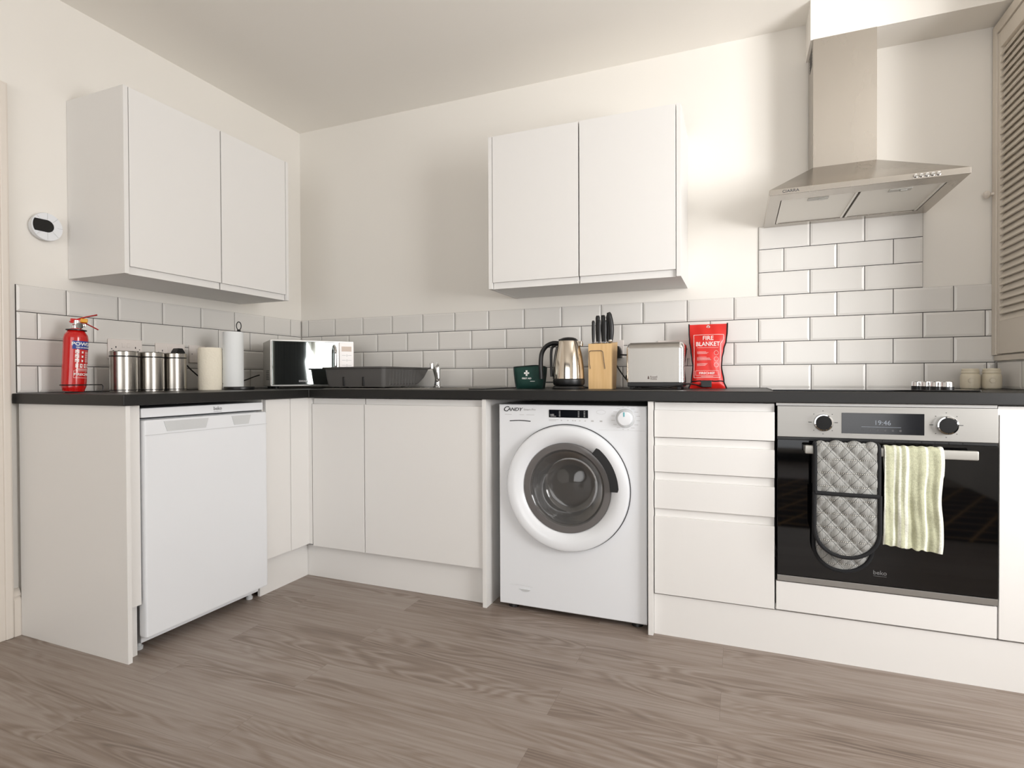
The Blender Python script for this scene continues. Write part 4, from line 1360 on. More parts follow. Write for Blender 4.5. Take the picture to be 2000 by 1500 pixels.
add_lathe(bm, [(0, 0.0), (0.0125, 0.0), (0.0125, 0.012), (0.0105, 0.014), (0, 0.014)], mx=TIL @ Matrix.Translation((0.008, 0.004, 0.253)) @ Matrix.Rotation(math.radians(-25), 4, 'Z') @ Matrix.Rotation(PI / 2, 4, 'Y'), seg=28)
obj('gauge', bm, M['chrome'], t)
LV = TIL @ Matrix.Rotation(math.radians(62), 4, 'Z')
bm = bmesh.new()
add_tube(bm, [(-0.022, 0, 0.266), (0.0, 0, 0.278), (0.03, 0, 0.291), (0.062, 0, 0.302)], 0.006, 8, mx=LV, rads=[(0.009, 0.003)] * 4)
add_box(bm, -0.02, 0.012, -0.008, 0.008, 0.262, 0.28, bev=0.003, mx=LV)
add_tube(bm, [(-0.004, 0, 0.268), (0.03, 0, 0.264), (0.068, 0, 0.244)], 0.005, 8, mx=LV, rads=[(0.008, 0.0026)] * 3)
obj('lever', bm, M['red'], t)
bm = bmesh.new()
add_box(bm, 0.010, 0.034, -0.011, 0.011, 0.267, 0.283, bev=0.004, mx=LV)
obj('safety_tag', bm, M['yellow'], t)
# wire stand at its foot
bm = bmesh.new()
cx0, cy0 = 0.132, -1.348
ringp = [(cx0 + 0.044 * math.cos(a), cy0 + 0.044 * math.sin(a), Z0 + 0.030) for a in [math.radians(-100 + 190 * k / 20) for k in range(21)]]
ex = (0.125, -1.262)
add_tube(bm, ringp + [(ex[0] + 0.02, ex[1] + 0.008, Z0 + 0.030), (ex[0] + 0.02, ex[1] + 0.012, Z0 + 0.024), (ex[0] + 0.02, ex[1] + 0.012, Z0 + 0.008), (ex[0] + 0.02, ex[1] + 0.006, Z0 + 0.004), (ex[0], ex[1] - 0.04, Z0 + 0.004)], 0.002, 8)
add_tube(bm, [(ex[0] + 0.02, ex[1] + 0.002, Z0 + 0.004), (ex[0] + 0.035, ex[1] - 0.09, Z0 + 0.0035), (ex[0] + 0.03, ex[1] - 0.13, Z0 + 0.0035)], 0.002, 8)
tag(obj('wire_bracket', bm, M['black']), 'small black wire bracket around the foot of the fire extinguisher', 'bracket')

def canister(label, x, y, r=0.0495, h=0.166):
    t = thing('canister', label, 'canister', (x, y, Z0), group='steel canisters')
    bm = bmesh.new()
    add_lathe(bm, [(0, 0.0), (r - 0.001, 0.0), (r - 0.001, 0.006), (r, 0.0065), (r, h - 0.024), (r - 0.002, h - 0.0225), (r - 0.003, h - 0.021)], (0, 0, 0), 56)
    obj('body', bm, M['canister'], t, local=True)
    bm = bmesh.new()
    add_lathe(bm, [(r - 0.0005, 0.0055), (r + 0.0004, 0.0055), (r + 0.0004, 0.0085), (r - 0.0005, 0.0085)], (0, 0, 0), 56)
    add_lathe(bm, [(r - 0.004, h - 0.0225), (r + 0.0006, h - 0.0225), (r + 0.0006, h - 0.0195), (r - 0.004, h - 0.0195)], (0, 0, 0), 56)
    obj('seal_ring', bm, M['black'], t, local=True)
    bm = bmesh.new()
    add_lathe(bm, [(r - 0.003, h - 0.0195), (r, h - 0.019), (r, h - 0.003), (r - 0.003, h), (0.018, h), (0.016, h - 0.002), (0, h - 0.002)], (0, 0, 0), 56)
    obj('lid', bm, M['canister'], t, local=True)
    return t
canister('brushed steel canister nearest the fire extinguisher, leftmost of the three', 0.15, -1.1715)
canister('brushed steel canister in the middle of the three', 0.15, -1.0565)
canister('brushed steel canister on the right of the three, in front of a black plug', 0.15, -0.949, r=0.0487)

bm = bmesh.new()
add_lathe(bm, [(0.018, 0.0), (0.0495, 0.0), (0.051, 0.006), (0.0505, 0.06), (0.0515, 0.13), (0.051, 0.19), (0.048, 0.197), (0.019, 0.197), (0.018, 0.15), (0.018, 0.0)], (0.195, -0.803, Z0), 48)
tag(obj('paper_roll', bm, M['paper']), 'thick cream paper towel roll standing loose left of the upright holder', 'paper roll')

KX, KY = 0.285, -0.720
t = thing('kitchen_roll_holder', 'black kitchen roll holder with a round base and a ring on top', 'holder', (KX, KY, Z0))
bm = bmesh.new(); add_lathe(bm, [(0, 0), (0.065, 0), (0.067, 0.003), (0.067, 0.012), (0.065, 0.014), (0, 0.014)], (KX, KY, Z0), 48)
obj('base', bm, M['black'], t)
bm = bmesh.new(); add_lathe(bm, [(0, 0.012), (0.005, 0.012), (0.005, 0.276), (0.009, 0.278), (0.007, 0.284), (0.0, 0.286)], (KX, KY, Z0), 16)
obj('pole', bm, M['black'], t)
bm = bmesh.new()
dr_ = Vector((0.7, 0.72, 0)).normalized()
add_tube(bm, [(KX + dr_.x * 0.010 * math.cos(a), KY + dr_.y * 0.010 * math.cos(a), Z0 + 0.303 + 0.019 * math.sin(a)) for a in [2 * PI * k / 24 for k in range(24)]], 0.0022, 8, closed=True)
obj('finial_ring', bm, M['black'], t)
bm = bmesh.new()
add_lathe(bm, [(0.018, 0.0145), (0.044, 0.0145), (0.0445, 0.02), (0.0445, 0.268), (0.043, 0.273), (0.0185, 0.273), (0.018, 0.0145)], (KX - 0.018, KY - 0.017, Z0), 48)
tag(obj('kitchen_roll', bm, M['paperw']), 'slim white kitchen roll on the black holder left of the microwave', 'paper roll')

# ================================================================== microwave
MWA = Vector((0.303, -0.545, 0))
MWR = math.radians(52.5)
t = thing('microwave', 'silver microwave with a mirrored door standing across the corner', 'microwave', (MWA.x, MWA.y, Z0), MWR)
mw, mdp, mh0, mh1 = 0.416, 0.30, 0.012, 0.250
def mbox(name, m, d, parent, bev=0.0, **k):
    return box(name, m, d, parent, bev=bev, local=True, **k)
mbox('case', M['silver'], (0.0, mw, 0.012, mdp, mh0, mh1), t, 0.004)
mbox('front_frame', mat('pale_silver_frame', (206, 204, 200), 0.3, 0.3), (-0.002, mw + 0.002, -0.006, 0.014, mh0, mh1 + 0.002), t, 0.006)
dd = mbox('door', M['blackgloss'], (0.006, 0.333, -0.014, -0.004, mh0 + 0.007, mh1 - 0.006), t, 0.004)
dd.data.materials[0] = mat('mirrored_black_glass', (140, 146, 144), 0.03, metal=0.95)
bm = bmesh.new()
add_tube(bm, smooth_path([(0.311, -0.012, 0.052), (0.311, -0.036, 0.068), (0.311, -0.042, 0.12), (0.311, -0.042, 0.17), (0.311, -0.036, 0.205), (0.311, -0.012, 0.22)]), 0.01, 12, rads=[(0.009, 0.013)] * 41)
obj('handle', bm, M['chrome'], dd, local=True)
cp = mbox('control_panel', mat('warm_white_panel', (236, 230, 226), 0.3), (0.337, mw - 0.001, -0.012, -0.004, mh0 + 0.007, mh1 - 0.006), t, 0.003)
mbox('display', M['lcd'], (0.350, mw - 0.014, -0.0132, -0.0115, 0.196, 0.222), cp)
bm = bmesh.new()
for k in range(5):
    for q in range(2):
        x = 0.352 + q * 0.03
        add_box(bm, x, x + 0.02, -0.0126, -0.0118, 0.174 - k * 0.026, 0.1752 - k * 0.026)
    if k < 3: add_box(bm, 0.3765, 0.378, -0.0126, -0.0118, 0.168 - k * 0.026, 0.18 - k * 0.026)
obj('button_marks', bm, M['greyprint'], cp, local=True)
bm = text_bm('SWAN', 0.013, Matrix.Translation((0.155, -0.0145, 0.038)) @ ROTY, bold=0.02, sx=1.2)
obj('brand_lettering', bm, M['paleprint'], dd, local=True)
bm = bmesh.new()
for k in range(6):
    for q in range(7):
        add_box(bm, -0.0006, 0.0005, 0.06 + q * 0.016, 0.068 + q * 0.016, 0.045 + k * 0.009, 0.049 + k * 0.009)
obj('side_vents', bm, M['dark'], t, local=True)
for x in (0.03, mw - 0.03):
    for y in (0.04, mdp - 0.04):
        bm = bmesh.new(); add_lathe(bm, [(0, 0), (0.013, 0), (0.015, 0.0125), (0, 0.0125)], (x, y, 0), 20)
        obj('foot', bm, M['black'], t, local=True)

# ================================================================== sink, tap, drainer
t = thing('sink', 'inset stainless steel sink and drainer set into the worktop', 'sink', (1.0, -0.3, Z0))
bm = bmesh.new()
bx0, bx1, by0, by1 = 1.0, 1.34, -0.465, -0.16
def ringq(x0, x1, y0, y1, z): return [bm.verts.new(p) for p in ((x0, y0, z), (x1, y0, z), (x1, y1, z), (x0, y1, z))]
A0 = ringq(SX0 - 0.0, SX1, SY0 - 0.0, SY1 + 0.0, Z0 + 0.0004)
A1 = ringq(SX0 + 0.002, SX1 - 0.002, SY0 + 0.002, SY1 - 0.002, Z0 + 0.003)
B0 = ringq(bx0, bx1, by0, by1, Z0 + 0.0022)
B1 = ringq(bx0 + 0.012, bx1 - 0.012, by0 + 0.012, by1 - 0.012, Z0 - 0.15)
for P_, Q_ in ((A0, A1), (A1, B0), (B0, B1)):
    for k in range(4):
        j = (k + 1) % 4
        bm.faces.new((P_[k], P_[j], Q_[j], Q_[k]))
bm.faces.new(B1)
for k in range(8):
    y = -0.43 + k * 0.04
    add_tube(bm, [(0.66, y, Z0 + 0.003), (0.96, y, Z0 + 0.003)], 0.003, 8)
obj('basin', bm, M['steel'], t)
bm = bmesh.new(); add_lathe(bm, [(0, 0.003), (0.02, 0.003), (0.03, 0.0015), (0.031, 0.0)], (1.17, -0.31, Z0 - 0.15), 28)
obj('drain', bm, M['chrome'], t)

t = thing('tap', 'chrome mixer tap standing behind the dish rack at the sink', 'tap', (1.03, -0.125, Z0 + 0.003))
tx, ty = 1.022, -0.12
bm = bmesh.new()
add_lathe(bm, [(0, 0.003), (0.024, 0.003), (0.024, 0.008), (0.019, 0.012), (0.0155, 0.04), (0.0155, 0.10), (0.0135, 0.112), (0, 0.114)], (tx, ty, Z0), 32)
obj('body', bm, M['chrome'], t)
bm = bmesh.new()
add_tube(bm, smooth_path([(tx, ty, Z0 + 0.03), (tx + 0.018, ty - 0.05, Z0 + 0.066), (tx + 0.040, ty - 0.105, Z0 + 0.098), (tx + 0.058, ty - 0.155, Z0 + 0.118)]), 0.0095, 14)
add_lathe(bm, [(0, -0.018), (0.0105, -0.018), (0.0115, 0.006), (0.008, 0.013), (0, 0.014)], (tx + 0.059, ty - 0.160, Z0 + 0.116), 24)
obj('spout', bm, M['chrome'], t)
bm = bmesh.new()
add_tube(bm, [(tx, ty, Z0 + 0.112), (tx + 0.002, ty + 0.006, Z0 + 0.122), (tx + 0.002, ty - 0.012, Z0 + 0.130)], 0.006, 12, rads=[(0.012, 0.008), (0.009, 0.005), (0.007, 0.004)])
obj('lever', bm, M['chrome'], t)

# dish rack: tapered charcoal tub with a ribbed, curved far side
t = thing('dish_rack', 'dark grey plastic dish drainer standing on the sink in front of the microwave', 'dish rack', (0.74, -0.3, Z0 + 0.003))
bm = bmesh.new()
def loop(x0, x1, y0, y1, z, r, n=6):
    pts = []
    for cx, cy, a in ((x1 - r, y0 + r, -PI / 2), (x1 - r, y1 - r, 0), (x0 + r, y1 - r, PI / 2), (x0 + r, y0 + r, PI)):
        for k in range(n + 1):
            b_ = a + PI / 2 * k / n
            pts.append(bm.verts.new((cx + r * math.cos(b_), cy + r * math.sin(b_), z)))
    return pts
RZ = Z0 + 0.010
LP = [loop(0.602, 0.934, -0.478, -0.215, RZ, 0.02), loop(0.598, 0.938, -0.481, -0.16, RZ + 0.015, 0.02), loop(0.593, 0.941, -0.484, -0.11, RZ + 0.045, 0.02), loop(0.588, 0.945, -0.488, -0.072, RZ + 0.088, 0.02),
      loop(0.575, 0.954, -0.499, -0.060, RZ + 0.090, 0.026), loop(0.574, 0.955, -0.500, -0.059, RZ + 0.097, 0.026), loop(0.592, 0.941, -0.485, -0.075, RZ + 0.0965, 0.02), loop(0.605, 0.929, -0.474, -0.21, RZ + 0.004, 0.02)]
for k in range(len(LP) - 1):
    A, B = LP[k], LP[k + 1]
    for i in range(len(A)):
        j = (i + 1) % len(A)
        bm.faces.new((A[i], A[j], B[j], B[i]))
bm.faces.new(LP[0]); bm.faces.new(LP[-1])
bmesh.ops.recalc_face_normals(bm, faces=bm.faces[:])
# ribs down the right-hand side
for k in range(12):
    y = -0.435 + k * 0.027
    zlo = RZ + 0.008 + max(0, (y + 0.215)) * 0.55
    add_tube(bm, [(0.9365, y, zlo), (0.9425, y, RZ + 0.086)], 0.0035, 6)
tub = obj('tub', bm, M['rack'], t)
bm = bmesh.new()
for x in (0.70, 0.815):
    add_box(bm, x, x + 0.012, -0.4865, -0.478, RZ + 0.004, RZ + 0.05, bev=0.004)
for k in range(11):
    y = -0.42 + k * 0.027
    add_box(bm, 0.933, 0.9385, y - 0.002, y + 0.013, RZ + 0.012 + max(0, (y + 0.20)) * 0.6, RZ + 0.014 + max(0, (y + 0.20)) * 0.6)
obj('drain_slots', bm, M['black'], tub)
for x, y in ((0.63, -0.44), (0.90, -0.44), (0.63, -0.26), (0.90, -0.26)):
    bm = bmesh.new()
    add_box(bm, x - 0.01, x + 0.01, y - 0.006, y + 0.006, Z0 + 0.0062, RZ + 0.002)
    obj('foot', bm, M['rack'], t)

bm = bmesh.new()
add_prism(bm, [(1.392, -0.50), (1.47, -0.50), (1.488, -0.12), (1.40, -0.12)], Z0 + 0.0003, Z0 + 0.0042, bev=0.001)  # black slab standing in for a dark joint strip in the worktop
tag(obj('black_strip', bm, M['black']), 'thin black strip lying flat on the worktop right of the sink', 'mat')

# ================================================================== first aid kit
t = thing('first_aid_kit', 'small dark green first aid pouch with a white cross, left of the kettle', 'first aid kit', (1.585, -0.25, Z0))
bm = bmesh.new()
N = 14
t_ = bmesh.new()
fr, bk_ = [], []
for i in range(N + 1):
    v = i / N
    for j in range(N + 1):
        u = j / N
        hw = 0.076 - 0.012 * (1 - v) ** 1.5
        x = (u - 0.5) * 2 * hw
        zt = 0.108 - 0.010 * (u - 0.45) ** 2 * 4 - 0.004 * math.sin(u * 5)
        z = v * zt + 0.0005
        puff = (1 - (2 * u - 1) ** 4) * (1 - (2 * v - 1) ** 4)
        fr.append(t_.verts.new((x, -0.016 - 0.016 * puff, z)))
        bk_.append(t_.verts.new((x, 0.016 + 0.014 * puff, z)))
W1 = N + 1
for i in range(N):
    for j in range(N):
        a = i * W1 + j
        t_.faces.new((fr[a], fr[a + 1], fr[a + 1 + W1], fr[a + W1]))
        t_.faces.new((bk_[a], bk_[a + W1], bk_[a + 1 + W1], bk_[a + 1]))
for j in range(N):
    t_.faces.new((fr[j], bk_[j], bk_[j + 1], fr[j + 1])); k = N * W1 + j
    t_.faces.new((fr[k], fr[k + 1], bk_[k + 1], bk_[k]))
for i in range(N):
    a = i * W1; t_.faces.new((fr[a], fr[a + W1], bk_[a + W1], bk_[a])); a = i * W1 + N
    t_.faces.new((fr[a], bk_[a], bk_[a + W1], fr[a + W1]))
merge(bm, t_)
pouch = obj('pouch', bm, M['green'], t, local=True)
bm = bmesh.new()
edge = []
for (u, v) in [(0, k / 10) for k in range(11)] + [(k / 10, 1) for k in range(1, 11)] + [(1, 1 - k / 10) for k in range(1, 11)]:
    hw = 0.076 - 0.012 * (1 - v) ** 1.5
    zt = 0.108 - 0.010 * (u - 0.45) ** 2 * 4 - 0.004 * math.sin(u * 5)
    edge.append(((u - 0.5) * 2 * hw, -0.017, max(0.004, v * zt)))
add_tube(bm, edge, 0.0032, 8)
obj('piping', bm, M['dkgreen'], t, local=True)
bm = bmesh.new()
add_box(bm, -0.021, 0.003, -0.0345, -0.0315, 0.068, 0.076); add_box(bm, -0.013, -0.005, -0.0345, -0.0315, 0.059, 0.085)
text_bm('FIRST AID', 0.0105, Matrix.Translation((-0.009, -0.0328, 0.0475)) @ ROTY, bold=0.015, bm=bm, ext=0.0008)
add_box(bm, 0.008, 0.030, -0.0325, -0.031, 0.0335, 0.0355)
obj('white_cross_print', bm, M['lettering'], pouch, local=True)
t.rotation_euler = (0, 0, math.radians(3)); t.location.x = 1.590

# ================================================================== kettle
kx, ky = 1.7895, -0.30
t = thing('kettle', 'polished steel kettle with a black handle on its base, left of the knife block', 'kettle', (kx, ky, Z0))
bm = bmesh.new()
add_lathe(bm, [(0, 0.0), (0.073, 0.0), (0.074, 0.004), (0.070, 0.012), (0.060, 0.016), (0, 0.016)], (0, 0, 0), 48)
add_box(bm, -0.105, -0.06, -0.012, 0.012, 0.027, 0.033, bev=0.002)
obj('base', bm, M['black'], t, local=True)
bm = bmesh.new()
add_lathe(bm, [(0, 0.017), (0.066, 0.017), (0.070, 0.024), (0.0705, 0.040), (0.0695, 0.043), (0.066, 0.045)], (0, 0, 0), 48)
obj('body_ring', bm, M['black'], t, local=True)
bm = bmesh.new()
add_lathe(bm, [(0.067, 0.044), (0.0688, 0.046), (0.0685, 0.07), (0.0665, 0.10), (0.0625, 0.13), (0.057, 0.16), (0.0515, 0.185), (0.047, 0.205), (0.0435, 0.2125), (0.041, 0.214)], (0, 0, 0), 64)
# pouring lip on the right
add_prism(bm, [(0.028, -0.026), (0.062, -0.007), (0.064, 0.007), (0.028, 0.026)], 0.188, 0.211, bev=0.003)
obj('body', bm, M['polished'], t, local=True)
bm = bmesh.new()
add_lathe(bm, [(0.0425, 0.212), (0.040, 0.217), (0.033, 0.224), (0.02, 0.2285), (0.008, 0.230), (0, 0.230)], (0, 0, 0), 48)
add_tube(bm, [(-0.044, 0, 0.214), (-0.02, 0, 0.222)], 0.008, 8)
obj('lid', bm, M['black'], t, local=True)
bm = bmesh.new()
hp = smooth_path([(-0.046, 0, 0.204), (-0.075, 0, 0.205), (-0.105, 0, 0.192), (-0.125, 0, 0.165), (-0.131, 0, 0.13), (-0.131, 0, 0.095), (-0.129, 0, 0.065), (-0.128, 0, 0.045)])
add_tube(bm, hp, 0.01, 14, rads=[(0.0125, 0.010)] * len(hp))
add_tube(bm, smooth_path([(-0.052, 0, 0.200), (-0.075, 0, 0.188), (-0.082, 0, 0.165), (-0.0825, 0, 0.12), (-0.081, 0, 0.075), (-0.080, 0, 0.055)]), 0.006, 10, rads=None)
add_tube(bm, smooth_path([(-0.055, 0, 0.19), (-0.0635, 0, 0.15), (-0.0695, 0, 0.10), (-0.0715, 0, 0.045)]), 0.0035, 8)
obj('handle', bm, M['black'], t, local=True)

# ================================================================== knife block and knives
t = thing('knife_block', 'pale wooden knife block with a black wire clip, right of the kettle', 'knife block', (1.9275, -0.255, Z0))
bx_0, bx_1 = 1.8745, 1.9775
bm = bmesh.new()
t_ = bmesh.new()
vs = [(-0.285, 0), (-0.185, 0), (-0.150, 0.212), (-0.285, 0.199)]
add_prism(bm, [(y, z) for y, z in vs], bx_0, bx_1, mx=Matrix(((0, 0, 1, 0), (1, 0, 0, 0), (0, 1, 0, Z0), (0, 0, 0, 1))), bev=0.0012)
blk = obj('block', bm, M['beech'], t)
bm = bmesh.new()
for x, y, w_ in ((1.892, -0.262, 0.014), (1.918, -0.262, 0.014), (1.944, -0.262, 0.014), (1.906, -0.228, 0.018), (1.933, -0.228, 0.018), (1.956, -0.232, 0.016), (1.966, -0.262, 0.012)):
    add_box(bm, x - w_ / 2, x + w_ / 2, y - 0.003, y + 0.003, Z0 + 0.195 + (y + 0.285) * 0.1, Z0 + 0.1998 + (y + 0.285) * 0.1 + 0.0012)
obj('slots', bm, M['dark'], blk)
bm = bmesh.new()
add_tube(bm, [(1.8845, -0.288, Z0 + 0.089), (1.8815, -0.289, Z0 + 0.108), (1.879, -0.2895, Z0 + 0.15), (1.879, -0.2895, Z0 + 0.160), (1.8815, -0.2895, Z0 + 0.1655), (1.8865, -0.2895, Z0 + 0.168), (1.932, -0.2895, Z0 + 0.168), (1.937, -0.2895, Z0 + 0.166), (1.940, -0.2895, Z0 + 0.162), (1.9425, -0.289, Z0 + 0.145), (1.9495, -0.288, Z0 + 0.088)], 0.0014, 8)
obj('wire_clip', bm, M['brownprint'], t)
kn_specs = [
    ('short-handled steak knife at the front left corner of the knife block', 1.892, -0.262, 1.203, 0.0062, 0),
    ('short-handled steak knife in the middle of the front row of the knife block', 1.918, -0.262, 1.206, 0.0062, 0),
    ('short-handled steak knife on the right of the front row of the knife block', 1.944, -0.262, 1.203, 0.0062, 0),
    ('tall straight black knife handle on the left of the back row', 1.904, -0.228, 1.228, 0.0085, 0),
    ('tall straight black knife handle in the middle of the back row', 1.9285, -0.228, 1.229, 0.0085, 0),
    ('tall black knife handle just left of the curved rightmost knife', 1.952, -0.230, 1.230, 0.0085, 0),
    ('large curved black knife handle rightmost in the knife block', 1.967, -0.258, 1.236, 0.0095, 1),
]
for lab, x, y, zt_, r_, cv in kn_specs:
    zb_ = Z0 + 0.2015 + (y + 0.285) * 0.1
    t = thing('kitchen_knife', lab, 'knife', (x, y, zb_), group='knives in the wooden block')
    bm = bmesh.new()
    n_ = 12
    pts, rd = [], []
    for k in range(n_ + 1):
        q = k / n_
        z = zb_ + 0.003 + (zt_ - zb_ - 0.003) * q
        xo = (0.0035 * math.sin(q * PI) + 0.002 - 0.010 * q ** 3) if cv else 0.0
        pts.append((x + xo, y, z))
        e = r_ * (0.8 + 0.35 * math.sin(q * PI * 0.9) + (0.12 if q > 0.85 else 0)) * (0.75 if q == 1 else 1)
        rd.append((e * 0.85 if not cv else e, e * 1.1))
    add_tube(bm, pts, r_, 12, rads=rd)
    obj('handle', bm, M['black'], t)
    bm = bmesh.new()
    add_box(bm, x - 0.0012, x + 0.0012, y - 0.006, y + 0.006, zb_ - 0.003, zb_ + 0.005)
    if cv: add_lathe(bm, [(0.008, 0.0), (0.0105, 0.004), (0.009, 0.011)], (x + 0.001, y, zb_ + 0.001), 20)
    obj('bolster' if cv else 'blade', bm, M['chrome'], t)

# ================================================================== toaster
t = thing('toaster', 'brushed steel two-slice toaster beside the red fire blanket pouch', 'toaster', (2.166, -0.24, Z0))
tx0, tx1, ty0, ty1 = 2.049, 2.283, -0.325, -0.165
tz0, tz1 = Z0 + 0.030, Z0 + 0.197
bm = bmesh.new()
def rprof(inx, n=6, r=0.028):
    # cross-section in (y,z): rounded at the top
    pts = [(ty0 + inx, tz0)]
    for k in range(n + 1):
        a = PI - PI / 2 * k / n
        pts.append((ty0 + inx + r + r * math.cos(a), tz1 - inx - r + r * math.sin(a)))
    for k in range(n + 1):
        a = PI / 2 - PI / 2 * k / n
        pts.append((ty1 - inx - r + r * math.cos(a), tz1 - inx - r + r * math.sin(a)))
    pts.append((ty1 - inx, tz0))
    return pts
MY = Matrix(((0, 0, 1, 0), (1, 0, 0, 0), (0, 1, 0, 0), (0, 0, 0, 1)))
add_prism(bm, rprof(0.0), tx0 + 0.014, tx1 - 0.018, mx=MY)
body = obj('body', bm, M['steelv'], t)
bm = bmesh.new()
def endcap(xa, xb, sgn):
    t_ = bmesh.new()
    rings = []
    for k in range(7):
        q = k / 6
        x = xa + (xb - xa) * math.sin(q * PI / 2)
        ins = 0.014 * (1 - math.cos(q * PI / 2)) + 0.0008
        rings.append([t_.verts.new((x, y, z)) for y, z in rprof(ins, r=max(0.028 - ins * 0.3, 0.02))])
    for k in range(6):
        for i in range(len(rings[0])):
            j = (i + 1) % len(rings[0])
            t_.faces.new((rings[k][i], rings[k][j], rings[k + 1][j], rings[k + 1][i]))
    t_.faces.new(rings[-1]); t_.faces.new(rings[0])
    merge(bm, t_)
endcap(tx0 + 0.014, tx0 - 0.0, -1)
obj('end_cap', bm, M['chrome'], t)
bm = bmesh.new()
endcap(tx1 - 0.018, tx1 + 0.001, 1)
obj('end_cap', bm, M['chrome'], t)
bm = bmesh.new()
add_box(bm, tx0 + 0.004, tx1 - 0.004, ty0 + 0.004, ty1 - 0.004, Z0 + 0.010, tz0, bev=0.003)
obj('base', bm, M['black'], t)
for x in (tx0 + 0.02, tx1 - 0.02):
    for y in (ty0 + 0.02, ty1 - 0.02):
        bm = bmesh.new(); add_box(bm, x - 0.008, x + 0.008, y - 0.008, y + 0.008, Z0, Z0 + 0.0105, bev=0.002); obj('foot', bm, M['black'], t)
bm = bmesh.new()
for y in (-0.275, -0.215):
    add_box(bm, tx0 + 0.03, tx1 - 0.035, y - 0.014, y + 0.014, tz1 - 0.001, tz1 + 0.0006)
obj('bread_slots', bm, M['black'], body)
bm = bmesh.new()
add_box(bm, tx0 - 0.016, tx0 + 0.001, -0.262, -0.232, Z0 + 0.045, Z0 + 0.060, bev=0.003)
obj('lever', bm, M['black'], t)
bm = text_bm('Russell', 0.0105, face_mx(2.148, ty0 - 0.0004, Z0 + 0.052), bold=0.012, align='LEFT')
text_bm('Hobbs', 0.0105, face_mx(2.148, ty0 - 0.0004, Z0 + 0.0435), bold=0.012, align='LEFT', bm=bm)
add_prism(bm, [(2.137, Z0 + 0.043), (2.145, Z0 + 0.043), (2.1435, Z0 + 0.053), (2.141, Z0 + 0.057), (2.1385, Z0 + 0.053)], -ty0 - 0.0001, -ty0 + 0.0004, mx=Matrix(((1, 0, 0, 0), (0, 0, -1, 0), (0, 1, 0, 0), (0, 0, 0, 1))))
obj('brand_lettering', bm, M['brownprint'], body)

# ================================================================== fire blanket pouch
t = thing('fire_blanket', 'red fire blanket pouch with black edging leaning on the tiles', 'fire blanket', (2.365, -0.12, Z0))
prof = [(0.0, 0.0785, -0.004), (0.03, 0.068, -0.004), (0.10, 0.060, -0.006), (0.13, 0.063, -0.007), (0.17, 0.069, -0.006), (0.21, 0.077, -0.004), (0.25, 0.080, -0.003), (0.284, 0.081, -0.003)]
def pw(z):
    for (a, wa, ca), (b_, wb, cb) in zip(prof, prof[1:]):
        if a <= z <= b_:
            q = (z - a) / (b_ - a); q = q * q * (3 - 2 * q)
            return wa + (wb - wa) * q, ca + (cb - ca) * q
    return prof[-1][1], prof[-1][2]
def blanket_y(s, z):
    pf = max(0, 1 - abs(s) ** 3) * max(0, min(1, z / 0.02)) * max(0.12, min(1, (0.284 - z) / 0.07))
    return -0.016 * pf - 0.0012 * math.sin(z * 60 + s * 4) * pf - 0.001 * math.sin(s * 9 + z * 40)
t_ = bmesh.new()
NR, NC = 60, 36
Vf, Vb = [], []
for i in range(NR + 1):
    z = 0.284 * i / NR
    w_, c_ = pw(z)
    Vf.append([t_.verts.new((c_ + (-1 + 2 * j / NC) * w_, blanket_y(-1 + 2 * j / NC, z), z)) for j in range(NC + 1)])
    Vb.append([t_.verts.new((c_ + (-1 + 2 * j / NC) * w_, 0.002 - 0.6 * blanket_y(-1 + 2 * j / NC, z), z)) for j in range(NC + 1)])
for i in range(NR):
    for j in range(NC):
        t_.faces.new((Vf[i][j], Vf[i][j + 1], Vf[i + 1][j + 1], Vf[i + 1][j]))
        t_.faces.new((Vb[i][j], Vb[i + 1][j], Vb[i + 1][j + 1], Vb[i][j + 1]))
for j in range(NC):
    t_.faces.new((Vf[0][j], Vb[0][j], Vb[0][j + 1], Vf[0][j + 1])); t_.faces.new((Vf[-1][j], Vf[-1][j + 1], Vb[-1][j + 1], Vb[-1][j]))
TB = Matrix.Translation((2.368, -0.118, Z0 + 0.0005)) @ Matrix.Rotation(math.radians(-6), 4, 'X')
bm = bmesh.new(); merge(bm, t_, mx=TB)
po = obj('pouch', bm, M['redfab'], t)
bm = bmesh.new()
for s in (-1, 1):
    pts = []
    for i in range(41):
        z = 0.284 * i / 40 + (0.003 if i == 40 else 0)
        w_, c_ = pw(min(z, 0.284)); pts.append((c_ + s * (w_ - 0.001), 0.0, z))
    add_tube(bm, pts, 0.004, 8, mx=TB, rads=[(0.0042, 0.003)] * len(pts))
pts = [(pw(0.031)[1] + s * pw(0.031)[0] / 10, blanket_y(s / 10, 0.031) - 0.001, 0.031 + 0.001 * math.sin(s)) for s in range(-10, 11)]
add_tube(bm, pts, 0.0025, 8, mx=TB)
obj('edging', bm, M['binding'], t)
bm = bmesh.new()
add_box(bm, -0.030, 0.014, -0.0215, -0.012, 0.003, 0.034, bev=0.003, mx=TB)
obj('pull_tab', bm, M['black'], t)
bm = bmesh.new()
def onb(x, z): 
    w_, c_ = pw(z); return blanket_y((x - c_) / w_, z) - 0.0007
def ptext(s, size, x, z, **k):
    tb = text_bm(s, size, I4, ext=0.0, **k)
    for v in tb.verts:
        X, Zz = v.co.x + x, v.co.y + z
        v.co = Vector((X, onb(X, Zz), Zz))
    merge(bm, tb, mx=TB)
def pline(p0, p1, w_=0.0009, n_=14):
    pts = []
    for k in range(n_ + 1):
        q = k / n_; X = p0[0] + (p1[0] - p0[0]) * q; Zz = p0[1] + (p1[1] - p0[1]) * q
        pts.append((X, onb(X, Zz) + 0.0002, Zz))
    add_tube(bm, pts, w_, 6, mx=TB)
ptext('FIRE', 0.0265, -0.002, 0.2195, bold=0.01, sx=0.95)
